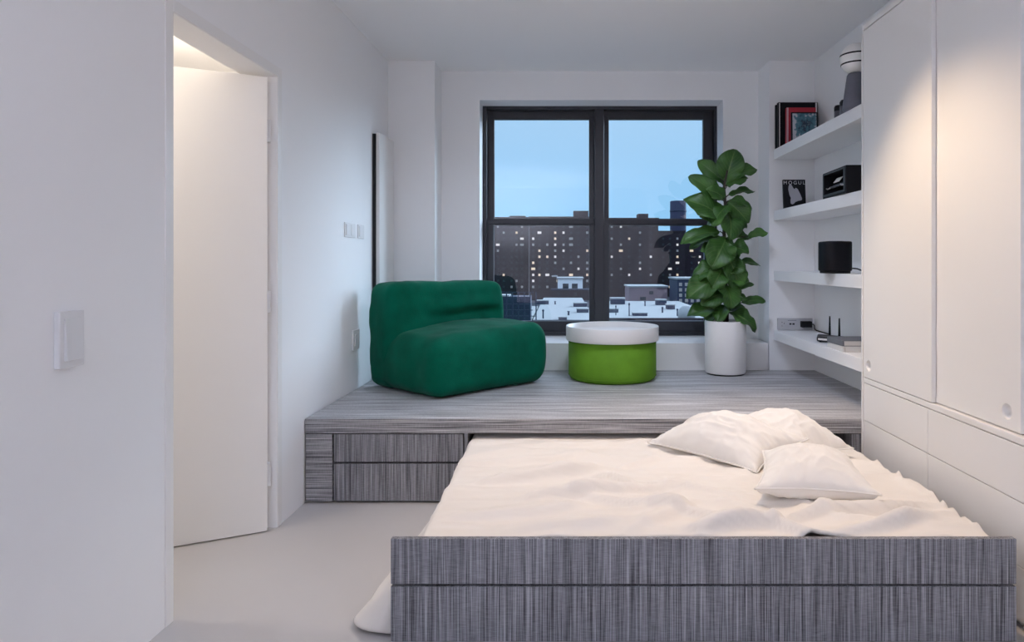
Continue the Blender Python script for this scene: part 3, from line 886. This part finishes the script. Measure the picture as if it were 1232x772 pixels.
b = nb(); box(b, -hw + 0.0, -hw + 0.012, -0.0165, -0.0152, 0.0, h * 0.995); tag(obj('spine_strip', b, mat('pink_strip', (0.62, 0.40, 0.42), 0.6), o, local=True), 'pale pink strip along the spine')
# small framed abstract picture
o, hw, h = upright('picture_frame', 952.5, 984.5, 4.655, 0.016, S1, 134.5, None, 'small black-framed abstract picture in front of the red book', 'picture', lean=0.04)
b = nb(); rect_frame(b, -hw, hw, 0, h, 0.008, 0.008, 0.008, 0.008, -0.008, 0.008); obj('frame', b, M['black'], o, bevel=0.001, local=True)
def blot_mat():
    m = bpy.data.materials.new('abstract_print'); m.use_nodes = True
    t = m.node_tree; bs = t.nodes['Principled BSDF']; bs.inputs['Roughness'].default_value = 0.35
    tc = t.nodes.new('ShaderNodeTexCoord'); n = t.nodes.new('ShaderNodeTexNoise'); n.inputs['Scale'].default_value = 38; n.inputs['Detail'].default_value = 6
    g = t.nodes.new('ShaderNodeTexGradient'); g.gradient_type = 'SPHERICAL'
    mpn = t.nodes.new('ShaderNodeMapping'); mpn.inputs['Location'].default_value = (-0.1, 0, -1.0); mpn.inputs['Scale'].default_value = (10.5, 1, 7.5)
    t.links.new(tc.outputs['Object'], n.inputs['Vector']); t.links.new(tc.outputs['Object'], mpn.inputs[0]); t.links.new(mpn.outputs[0], g.inputs[0])
    a = t.nodes.new('ShaderNodeMath'); a.operation = 'ADD'
    mm = t.nodes.new('ShaderNodeMath'); mm.operation = 'MULTIPLY'; mm.inputs[1].default_value = 0.45
    t.links.new(n.outputs[0], a.inputs[0]); t.links.new(g.outputs[1], mm.inputs[0]); t.links.new(mm.outputs[0], a.inputs[1])
    r = t.nodes.new('ShaderNodeValToRGB'); t.links.new(a.outputs[0], r.inputs[0])
    els = r.color_ramp.elements
    els[0].position = 0.55; els[0].color = (0.50, 0.50, 0.55, 1)
    els[1].position = 0.62; els[1].color = (0.09, 0.20, 0.26, 1)
    for p_, c_ in ((0.80, (0.05, 0.14, 0.19)), (0.90, (0.012, 0.015, 0.04)), (1.0, (0.16, 0.26, 0.30))):
        q = els.new(p_); q.color = (*c_, 1)
    t.links.new(r.outputs[0], bs.inputs['Base Color'])
    return m
b = nb(); box(b, -hw + 0.008, hw - 0.008, -0.003, 0.006, 0.008, h - 0.008); obj('print', b, blot_mat(), o, local=True)

# grey and white abstract sculpture with two dark pots beside it, cut by the cabinet
def px_at(px, d): return (px - VX) * d / F
gd = 3.62
gx = px_at(1030, gd)
o = thing('sculpture', (gx, gd, S1), 'grey tapered abstract sculpture with a white rounded top, beside the cabinet on the top shelf', 'sculpture')
z = S1
b = nb(); lathe(b, [(0.066, z), (0.070, z + 0.006), (0.062, z + 0.07), (0.046, z + 0.185), (0.040, z + 0.195)], gx, gd, 40); obj('body', b, M['grey'], o)
prof = [(0.020, z + 0.194)] + [(0.082 * cos(a_), z + 0.275 + 0.082 * sin(a_)) for a_ in [R(-72 + 162 * i / 16) for i in range(16)]] + [(0.001, z + 0.357)]
b = nb(); lathe(b, prof, gx, gd, 48); obj('rounded_top', b, M['white'], o)
for zz in (0.245, 0.290):
    r_ = sqrt(0.082 ** 2 - (zz - 0.275) ** 2) + 0.0006
    b = nb(); lathe(b, [(r_ - 0.003, z + zz - 0.005), (r_, z + zz - 0.004), (r_, z + zz + 0.004), (r_ - 0.003, z + zz + 0.005)], gx, gd, 48, caps=False); obj('dark_ring', b, M['black'], o)
for i, (pxx, dd, rr, hh, lab) in enumerate(((1008.5, 3.90, 0.022, 0.092, 'short dark grey lidded pot furthest left of the sculpture on the top shelf'), (1017.5, 3.80, 0.032, 0.100, 'wider dark grey lidded pot between the small pot and the sculpture'))):
    xx = px_at(pxx, dd)
    o = thing('lidded_pot', (xx, dd, S1), lab, 'pot', 'dark pots beside the sculpture')
    b = nb(); lathe(b, [(rr * 0.9, S1), (rr, S1 + 0.004), (rr, S1 + hh * 0.62)], xx, dd, 32); obj('body', b, M['grey'], o)
    b = nb(); lathe(b, [(rr * 1.02, S1 + hh * 0.62), (rr * 1.02, S1 + hh * 0.85), (rr * 0.8, S1 + hh * 0.97), (rr * 0.3, S1 + hh)], xx, dd, 32); obj('lid', b, M['black'], o)

# paperback with a photograph cover, leaning against the end wall
cd = 4.72
o = thing('photo_book', (px_at(956, cd), cd, S2), 'small black book with a white figure on its cover, standing on the second shelf', 'book')
o.rotation_euler = (-0.10, 0, 0.0)
hw = 13.4 * cd / F; h = 0.205
b = nb(); box(b, -hw, hw, -0.009, 0.009, 0, h); obj('cover', b, M['black'], o, bevel=0.001, local=True)
b = nb(); box(b, hw - 0.002, hw + 0.0005, -0.006, 0.006, 0.002, h - 0.002); obj('page_block', b, M['paper'], o, local=True)
pic = [(-0.55, 0.62), (-0.50, 0.74), (-0.38, 0.80), (-0.24, 0.76), (-0.10, 0.66), (0.0, 0.62), (0.14, 0.67), (0.30, 0.62), (0.50, 0.46), (0.62, 0.34), (0.66, 0.27), (0.60, 0.24),
       (0.30, 0.22), (0.05, 0.18), (-0.10, 0.12), (-0.24, 0.10), (-0.38, 0.14), (-0.38, 0.24), (-0.34, 0.32), (-0.46, 0.42)]
b = nb()
f0 = [b.verts.new((x * hw, -0.0103, y * h + 0.01)) for x, y in pic]
f1 = [b.verts.new((x * hw, -0.0088, y * h + 0.01)) for x, y in pic]
b.faces.new(f0); b.faces.new(f1[::-1])
for i in range(len(pic)): b.faces.new((f0[i], f0[(i + 1) % len(pic)], f1[(i + 1) % len(pic)], f1[i]))
tag(obj('cover_figure', b, mat('printed_pale_grey', (0.36, 0.36, 0.41), 0.6), o, local=True), 'pale grey abstract figure printed on the black cover')
cu = bpy.data.curves.new('cover_title', 'FONT'); cu.body = 'MOGUL'; cu.size = 0.034; cu.align_x = 'CENTER'; cu.extrude = 0.0006; cu.space_character = 1.45
to = bpy.data.objects.new('cover_title', cu); COL.objects.link(to)
dg = bpy.context.evaluated_depsgraph_get(); dg.update()
tm = bpy.data.meshes.new_from_object(to.evaluated_get(dg)); bpy.data.objects.remove(to)
tm.materials.clear()
to = link('cover_title', tm, mat('printed_white', (0.55, 0.55, 0.58), 0.6), o)
to.location = (0, -0.0098, h - 0.034); to.rotation_euler = (R(90), 0, 0); to['label'] = 'white title lettering on the black cover'

# black box with an open front on the second shelf, turned to the room
bd = 3.66
xa = px_at(1017.5, 3.60); 
p0 = Vector((px_at(989.8, 4.0), 4.0, S2)); p1 = Vector((px_at(1017.8, 3.62), 3.62, S2))
fv = (p1 - p0); fl_ = fv.length
angb = math.atan2(fv.y, fv.x)
o = thing('black_box', p0, 'black box-shaped speaker dock with an open dark front, on the second shelf', 'audio device')
o.rotation_euler = (0, 0, angb)
hbx = 0.150; dp = 0.15
b = nb(); rect_frame(b, 0, fl_, 0.0, hbx, 0.022, 0.030, 0.02, 0.014, 0.0, dp); box(b, 0.0, fl_, dp - 0.008, dp, 0, hbx)
obj('housing', b, M['black'], o, bevel=0.003, local=True)
b = nb(); rect_frame(b, 0.012, fl_ - 0.012, 0.012, hbx - 0.009, 0.010, 0.016, 0.010, 0.006, -0.004, 0.0); obj('front_bezel', b, mat('dark_grey_bezel', (0.045, 0.055, 0.065), 0.45), o, local=True)
b = nb(); box(b, 0.022, fl_ - 0.03, 0.05, dp - 0.01, 0.078, 0.084); obj('inner_tray', b, M['black'], o, local=True)
b = nb(); box(b, 0.022, fl_ - 0.03, 0.03, 0.05, 0.062, 0.070); obj('front_rail', b, M['greybook'], o, local=True)
b = nb(); vs = box(b, fl_ * 0.34, fl_ * 0.58, 0.012, 0.045, 0.094, 0.098)
bmesh.ops.rotate(b, verts=b.verts, cent=(fl_ * 0.46, 0.03, 0.096), matrix=Matrix.Rotation(R(52), 3, 'X'))
tag(obj('white_card', b, M['paper'], o, local=True), 'white card lying in the open front')
pale = mat('pale_metal', (0.6, 0.55, 0.53), 0.3, 0.6)
b = nb(); tube(b, [(fl_ * 0.10, 0.01, 0.058), (fl_ * 0.18, 0.006, 0.052), (fl_ * 0.26, 0.01, 0.056)], 0.004); obj('chrome_trim', b, pale, o, local=True)
b = nb(); tube(b, [(fl_ * 0.70, 0.01, 0.060), (fl_ * 0.78, 0.006, 0.052), (fl_ * 0.86, 0.01, 0.052)], 0.004); obj('chrome_trim', b, pale, o, local=True)

# round black speaker on the third shelf, with its cable
sd = 3.86
sx = px_at(1004.6, sd); sr = 17.6 * sd / F
o = thing('round_speaker', (sx, sd, S3), 'black rounded speaker standing on the third shelf', 'speaker')
def squircle(bm, prof, cx, cy, n=64, pw=3.0):
    rings = []
    for r, z_ in prof:
        ring = []
        for i in range(n):
            a = 2 * pi * i / n
            k = (abs(cos(a)) ** pw + abs(sin(a)) ** pw) ** (-1 / pw)
            ring.append(bm.verts.new((cx + r * k * cos(a), cy + r * k * sin(a), z_)))
        rings.append(ring)
    for a, c in zip(rings, rings[1:]):
        for i in range(n):
            f = bm.faces.new((a[i], a[(i + 1) % n], c[(i + 1) % n], c[i])); f.smooth = True
    bm.faces.new(rings[0][::-1]); bm.faces.new(rings[-1])
b = nb(); squircle(b, [(sr * 0.90, S3), (sr * 0.92, S3 + 0.014)], sx, sd); obj('foot', b, M['black'], o)
b = nb(); squircle(b, [(sr * 0.96, S3 + 0.0145), (sr, S3 + 0.02), (sr, S3 + 0.172), (sr * 0.97, S3 + 0.178), (sr * 0.9, S3 + 0.180)], sx, sd); obj('cabinet', b, M['blackgloss'], o)
b = nb(); lathe(b, [(sr * 0.6, S3 + 0.180), (sr * 0.58, S3 + 0.182)], sx, sd, 40); obj('control_disc', b, M['black'], o)
b = nb(); tube(b, [(sx + sr * 0.95, sd - 0.01, S3 + 0.03), (sx + sr + 0.03, sd - 0.03, S3 + 0.026), (sx + sr + 0.06, sd - 0.06, S3 + 0.010), (sx + sr + 0.065, sd - 0.14, S3 + 0.005), (sx + sr + 0.08, sd - 0.25, S3 + 0.005)], 0.004); obj('cable', b, M['black'], o)

# outlet strip on the end wall
z0, z1 = EYE - (397 - VY) * D2 / F, EYE - (382.5 - VY) * D2 / F
z0 = S4 + 0.004
xa, xb = px_at(935, D2), px_at(977, D2)
o = thing('outlet_strip', ((xa + xb) / 2, D2, z0), 'grey outlet strip mounted on the niche end wall above the lowest shelf', 'outlet')
b = nb(); box(b, xa, xb, D2 - 0.010, D2 - 0.0005, z0, z1); obj('plate', b, M['outlet'], o, bevel=0.0015)
b = nb(); zc = (z0 + z1) / 2
for dx, dz, w_, h_ in ((0.020, 0.012, 0.008, 0.003), (0.020, -0.014, 0.008, 0.003), (0.038, 0.004, 0.003, 0.010)):
    box(b, xa + 0.008 + dx, xa + 0.008 + dx + w_, D2 - 0.0108, D2 - 0.0095, zc + dz - h_ / 2, zc + dz + h_ / 2)
obj('outlet_slots', b, M['black'], o)
for dx in (0.084, 0.106):
    b = nb(); box(b, xa + dx, xa + dx + 0.016, D2 - 0.0108, D2 - 0.0095, zc - 0.006, zc + 0.006); obj('data_port', b, M['black'], o, bevel=0.001)
b = nb(); box(b, xa + 0.072, xa + 0.135, D2 - 0.0106, D2 - 0.0097, z1 - 0.018, z1 - 0.014); obj('label_line', b, M['greybook'], o)
o = thing('power_adapter', (xa + 0.19, D2 - 0.03, zc), 'black power adapter plugged into the grey outlet strip', 'adapter')
b = nb(); box(b, px_at(962, D2), px_at(974, D2), D2 - 0.055, D2 - 0.0112, zc - 0.022, zc + 0.022); obj('body', b, M['black'], o, bevel=0.004)
xe = px_at(974, D2)
b = nb(); tube(b, [(xe - 0.004, D2 - 0.03, zc), (xe + 0.016, D2 - 0.03, zc), (xe + 0.024, D2 - 0.03, zc - 0.012), (xe + 0.026, D2 - 0.03, S4 + 0.012), (xe + 0.026, D2 - 0.06, S4 + 0.004), (xe + 0.02, D2 - 0.3, S4 + 0.004)], 0.0035); obj('cable', b, M['black'], o)

# router with two antennas
rx, ry = px_at(991, 4.28), 4.22
o = thing('wifi_router', (rx, ry, S4), 'flat black wifi router with two upright antennas on the lowest shelf', 'router')
b = nb(); prism(b, [(rx - 0.085, ry - 0.05), (rx + 0.03, ry - 0.16), (rx + 0.115, ry - 0.05), (rx - 0.02, ry + 0.11)], S4 + 0.006, S4 + 0.034); obj('body', b, M['black'], o, bevel=0.006)
b = nb(); prism(b, [(rx - 0.080, ry - 0.058), (rx - 0.03, ry - 0.106), (rx - 0.026, ry - 0.103), (rx - 0.076, ry - 0.055)], S4 + 0.014, S4 + 0.026); obj('status_strip', b, M['paper'], o)
for ddx, ddy in ((-0.06, -0.04), (0.03, -0.13), (0.09, -0.05), (-0.02, 0.08)):
    b = nb(); lathe(b, [(0.007, S4), (0.007, S4 + 0.007)], rx + ddx, ry + ddy, 12); obj('foot', b, M['greybook'], o)
for apx, ad in ((998.3, 4.28), (1009.8, 4.12)):
    ax = px_at(apx, ad)
    b = nb(); tube(b, [(ax, ad, S4 + 0.025), (ax, ad, S4 + 0.05), (ax, ad, S4 + 0.150)], [0.0075, 0.007, 0.004], 10); obj('antenna', b, M['black'], o)
# two books lying flat, one on the other
def flat_book(poly, z0, z1, cover, label, group):
    cx = sum(p[0] for p in poly) / 4; cy = sum(p[1] for p in poly) / 4
    o = thing('hardback_book', (cx, cy, z0), label, 'book', group)
    b = nb(); t = 0.003
    prism(b, poly, z0, z0 + t); prism(b, poly, z1 - t, z1)
    ins = [(cx + (p[0] - cx) * 0.96, cy + (p[1] - cy) * 0.96) for p in poly]
    sp_ = [poly[3], poly[0], mix(poly[0], poly[1], 0.03), mix(poly[3], poly[2], 0.03)]
    prism(b, sp_, z0 + t, z1 - t)
    obj('cover', b, cover, o)
    b = nb(); prism(b, [mix(ins[0], ins[1], 0.03), ins[1], ins[2], mix(ins[3], ins[2], 0.03)], z0 + t, z1 - t); obj('page_block', b, M['paper'], o)
flat_book([(1.527, 3.700), (1.775, 3.690), (1.785, 3.925), (1.537, 3.945)], S4 + 0.001, S4 + 0.030, M['paper'], 'pale book lying under the grey book on the lowest shelf', 'books lying on the lowest shelf')
flat_book([(1.531, 3.715), (1.770, 3.715), (1.770, 3.935), (1.531, 3.935)], S4 + 0.031, S4 + 0.062, M['greybook'], 'grey book lying on top of the pale book on the lowest shelf', 'books lying on the lowest shelf')

# ------------------------------------------------------------------ outside
b = nb(); box(b, -400, 400, 8, 900, -16.5, -16); tag(obj('ground', b, M['street']), kind='structure')
def wbox(bm, px0, px1, pyt, zb, d, depth, mi=0):
    x0, x1 = (px0 - VX) * d / F, (px1 - VX) * d / F
    box(bm, x0, x1, d, d + depth, zb, EYE - (pyt - VY) * d / F, mi)
WMESH = {}
def win_mesh(w, h):
    k = (round(w, 2), round(h, 2))
    if k not in WMESH:
        bm = nb(); box(bm, -w / 2, w / 2, -0.15, 0.05, -h / 2, h / 2)
        me = bpy.data.meshes.new('window'); bm.to_mesh(me); bm.free()
        me.materials.append(M['winlit'])
        WMESH[k] = me
    return WMESH[k]
def add_window(parent, x, y, z, w, h, m):
    o = bpy.data.objects.new('window', win_mesh(w, h)); COL.objects.link(o); o.parent = parent
    o.location = Vector((x, y, z)) - Vector(parent.location)
    o.material_slots[0].link = 'OBJECT'; o.material_slots[0].material = m
def block(px0, px1, pyt, d, m, label, cols_px, rows_py, lit, seed, extras=()):
    x0, x1 = (px0 - VX) * d / F, (px1 - VX) * d / F
    root = thing('apartment_building', ((x0 + x1) / 2, d, -16), label, 'building')
    b = nb(); wbox(b, px0, px1, pyt, -16, d, 18); obj('wall', b, m, root)
    b = nb(); x0e, x1e = x0 - 0.3, x1 + 0.3; zt_ = EYE - (pyt - VY) * d / F
    box(b, x0e, x1e, d - 0.3, d + 18.3, zt_, zt_ + 0.6); obj('parapet', b, m, root)
    for (a, c, t) in extras:
        b = nb(); wbox(b, a, c, t, zt_ + 0.6, d + 4, 8); obj('rooftop_bulkhead', b, m, root)
    r = random.Random(seed)
    for cx in cols_px:
        x = (cx - VX) * d / F
        for py in rows_py:
            z = EYE - (py - VY) * d / F
            q = r.random()
            mm = M['winwhite'] if q < lit * 0.5 else M['winlit'] if q < lit else M['windim'] if q < lit + 0.16 else M['windark']
            wd_ = 0.95 if r.random() < 0.82 else 1.7
            add_window(root, x, d, z, wd_ if mm is not M['windark'] else 0.95, 1.05, mm)
rows = [272.5 + 7.25 * i for i in range(11)]
block(575, 636, 262.5, 318, M['brick'], 'brown brick apartment block furthest left in the view outside', [599, 606, 615.5, 621.5, 628], rows, 0.16, 3, [(613, 632, 259.5)])
block(637, 722, 262.0, 300, M['brick2'], 'wide brown apartment block behind the white rooftop house', [641.5, 649, 658.5, 668, 678, 687, 696, 706.5], rows, 0.2, 12, [(690, 708, 253.5)])
block(723, 792, 263.5, 310, M['brick2'], 'brown apartment block seen through the left of the right sash', [736, 747, 757, 770, 783], rows, 0.15, 21, [(768, 780, 257)])
block(792, 824, 279.0, 330, M['brick'], 'lower brown apartment block between the tower and the brick one', [798, 806, 815], rows[2:], 0.22, 33)
t_ = thing('tower', ((817 - VX) * 420 / F, 420, -16), 'dark round-topped tower rising above the other buildings at the right', 'building')
b = nb(); lathe(b, [(5.0, -16), (5.0, EYE + 72 * 420 / F), (4.7, EYE + 73 * 420 / F)], (817.5 - VX) * 420 / F, 425, 24); obj('shaft', b, M['tower'], t_)
b = nb(); lathe(b, [(5.2, EYE + 60 * 420 / F), (5.2, EYE + 61.5 * 420 / F)], (817.5 - VX) * 420 / F, 425, 24); obj('band', b, M['darkroof'], t_)
block(824, 905, 283.0, 340, M['brick'], 'brown apartment block furthest right, behind the fig', [832, 842, 852, 862], rows[3:], 0.2, 41)

# near roofs
def roof(px0, px1, py0, py1, z, body, label, extra_h=0.0):
    d0, d1 = (EYE - z) * F / (py1 - VY), (EYE - z) * F / (py0 - VY)
    x0, x1 = (px0 - VX) * d0 / F, (px1 - VX) * d0 / F
    root = thing('low_building', ((x0 + x1) / 2, d0, -16), label, 'building')
    b = nb(); box(b, x0, x1, d0, d1, -16, z - 0.3); obj('wall', b, body, root)
    b = nb(); box(b, x0, x1, d0, d1, z - 0.3, z); obj('snow_cover', b, M['snow'], root)
    b = nb(); rect_frame(b, x0, x1, -0.0, 0.0001, 0.1, 0.1, 0.1, 0.1, d0, d0 + 0.1) if False else box(b, x0, x1, d0 - 0.2, d0, z - 0.8, z + 0.15); obj('parapet', b, body, root)
    return root, d0, d1
roof(640, 716, 358, 386.5, -4.6, M['brick'], 'flat snow-covered roof below the white rooftop house')
roof(724, 880, 362, 384, -4.8, M['brick'], 'snow-covered roof in front of the pink brick building')
roof(560, 636, 368, 388, -4.4, M['darkroof'], 'dark low roof at the lower left of the view outside')
# white house on the roof
def house(px0, px1, pyt, pyb, d, m, label, cat, wins, snow=True, depth=8, name='rooftop_house', winmat=None):
    x0, x1 = (px0 - VX) * d / F, (px1 - VX) * d / F
    z0, z1 = EYE - (pyb - VY) * d / F, EYE - (pyt - VY) * d / F
    root = thing(name, ((x0 + x1) / 2, d, z0), label, cat)
    b = nb(); box(b, x0, x1, d, d + depth, z0, z1); obj('wall', b, m, root)
    b = nb(); box(b, x0 - 0.2, x1 + 0.2, d - 0.2, d + depth, z1, z1 + 0.25); obj('roof', b, M['snow'] if snow else M['darkroof'], root)
    for (a, c, t, u) in wins:
        b = nb(); xa_, xb_ = (a - VX) * d / F, (c - VX) * d / F
        box(b, xa_, xb_, d - 0.08, d + 0.02, EYE - (u - VY) * d / F, EYE - (t - VY) * d / F); obj('window', b, winmat or M['windark'], root)
    return root
house(671, 701, 335.5, 349, 126, M['house'], 'white rooftop house with two dark windows seen through the left sash', 'house', [(677, 684, 341, 347.5), (688, 695, 341, 347.5)])
house(664, 708, 349, 361, 124, M['brick'], 'brown storey beneath the white rooftop house', 'building', [(670, 674, 352, 356), (690, 694, 352, 356)], depth=1.9, name='roof_storey', snow=False)
house(665, 669.5, 333, 349, 129, M['brick2'], 'brick chimney stack beside the white rooftop house', 'chimney', [], depth=2, name='chimney_stack')
house(757, 803, 345.5, 364, 118, M['pinkbrick'], 'pink brick low building with a snowy roof seen through the right sash', 'house', [(770, 777, 357, 361), (781, 786, 350, 354)], name='brick_house')
wl = [(817 + 7 * i, 820.5 + 7 * i, 340 + 6.5 * j, 344 + 6.5 * j) for i in range(5) for j in range(5)]
house(815, 850, 336, 376, 108, M['darkroof'], 'dark office building with a regular grid of pale windows, behind the fig', 'building', wl, name='office_building', winmat=M['windim'])
# roof clutter: vents, tank and railings
def vent(px, pyb, h_px, d, r_px, label, m=None):
    x = (px - VX) * d / F; z0 = EYE - (pyb - VY) * d / F; hh = h_px * d / F; rr = r_px * d / F
    o = thing('roof_vent', (x, d, z0), label, 'vent', 'vents on the snowy roofs')
    b = nb(); lathe(b, [(rr * 0.7, z0), (rr * 0.7, z0 + hh * 0.8)], x, d, 12); obj('pipe', b, m or M['darkroof'], o)
    b = nb(); lathe(b, [(rr, z0 + hh * 0.8), (rr, z0 + hh * 0.93), (rr * 0.4, z0 + hh)], x, d, 12); obj('cap', b, M['darkroof'], o)
def zd(py, z): return (EYE - z) * F / (py - VY)
vent(653.5, 383, 11, zd(383, -4.6), 1.3, 'tall dark vent pipe on the snowy roof below the white house')
vent(668, 366, 4, zd(366, -4.6), 1.2, 'short vent at the back of the roof below the white house')
vent(757, 380, 16, zd(380, -4.8), 1.0, 'thin tall pipe at the left of the roof before the pink building')
vent(815, 380, 9, zd(380, -4.8), 1.3, 'vent pipe beside the snow mound on the right roof')
vent(645, 374, 7, zd(374, -4.6), 1.0, 'thin vent left of the tall dark vent pipe')
vent(684, 379, 5, zd(379, -4.6), 1.6, 'stubby vent in the middle of the roof below the white house')
vent(741, 379, 12, zd(379, -4.8), 0.8, 'thin pipe just right of the mullion')
vent(776, 368, 6, zd(368, -4.8), 1.1, 'short vent in front of the pink brick building')
vent(797, 376, 7, zd(376, -4.8), 1.4, 'stubby vent left of the snow mound')
for (a, c, pt_, pb_, lab) in ((690, 706, 364, 369, 'flat dark roof unit at the right of the roof below the white house'), (694, 708, 371, 376, 'wider dark roof unit nearest the mullion on the snowy roof'), (735, 752, 358, 366, 'grey roof unit left of the pink brick building'), (790, 802, 360, 367, 'small dark roof unit before the pink brick building'), (646, 660, 361, 366, 'low dark roof unit at the back left of the roof below the white house'), (728, 744, 371, 376, 'low dark roof unit beside the mullion on the right roof'), (762, 779, 376, 380, 'wide low roof unit at the front of the right roof'), (803, 812, 366, 372, 'small roof unit behind the snow mound'), (672, 682, 381, 385, 'low roof unit at the front of the roof below the white house')):
    d = zd(pb_, -4.65); x0, x1 = (a - VX) * d / F, (c - VX) * d / F
    z0 = -4.6 if a < 720 else -4.8
    d = zd(pb_, z0); x0, x1 = (a - VX) * d / F, (c - VX) * d / F
    o = thing('roof_unit', ((x0 + x1) / 2, d, z0), lab, 'roof unit', 'units on the snowy roofs')
    b = nb(); box(b, x0, x1, d, d + 1.5, z0, z0 + (pb_ - pt_) * d / F * 0.8); obj('housing', b, M['darkroof'], o)
    b = nb(); box(b, x0 - 0.05, x1 + 0.05, d - 0.05, d + 1.55, z0 + (pb_ - pt_) * d / F * 0.8, z0 + (pb_ - pt_) * d / F); obj('snow_cap', b, M['snow'], o)
# dark roof structure with rails on the left
d = 63.0
x0, x1 = (588 - VX) * d / F, (645 - VX) * d / F
z0 = -4.4
o = thing('roof_railing', ((x0 + x1) / 2, d, z0), 'dark metal railing and stair landing on the left roof', 'railing')
zt1 = EYE - (351 - VY) * d / F
b = nb()
for k in range(5):
    zz = z0 + (zt1 - z0) * (k + 1) / 5
    box(b, x0, x1 - 0.3 * k % 1.0, d - 0.05, d + 0.05, zz - 0.06, zz)
obj('rail', b, M['darkroof'], o)
for k in range(9):
    xx = x0 + (x1 - x0) * k / 8.0
    b = nb(); box(b, xx - 0.05, xx + 0.05, d - 0.05, d + 0.05, z0, zt1); obj('post', b, M['darkroof'], o)
b = nb(); box(b, x0, (638 - VX) * d / F, d + 0.4, d + 3.0, z0, EYE - (357 - VY) * d / F); obj('bulkhead', b, M['darkroof'], o)
b = nb(); box(b, x0, (612 - VX) * d / F, d + 0.3, d + 3.1, EYE - (357 - VY) * d / F, EYE - (355.3 - VY) * d / F); obj('snow_cap', b, M['snow'], o)
# snow mound
d = zd(383, -4.8); x = (826 - VX) * d / F
o = thing('snow_mound', (x, d, -4.8), 'rounded snow mound on the right roof beside the fig', 'snow mound')
b = nb(); lathe(b, [(0.9, -4.8), (0.9, -4.2), (0.75, -3.8), (0.4, -3.5), (0.01, -3.45)], x, d, 24); obj('mound', b, M['snow'], o)
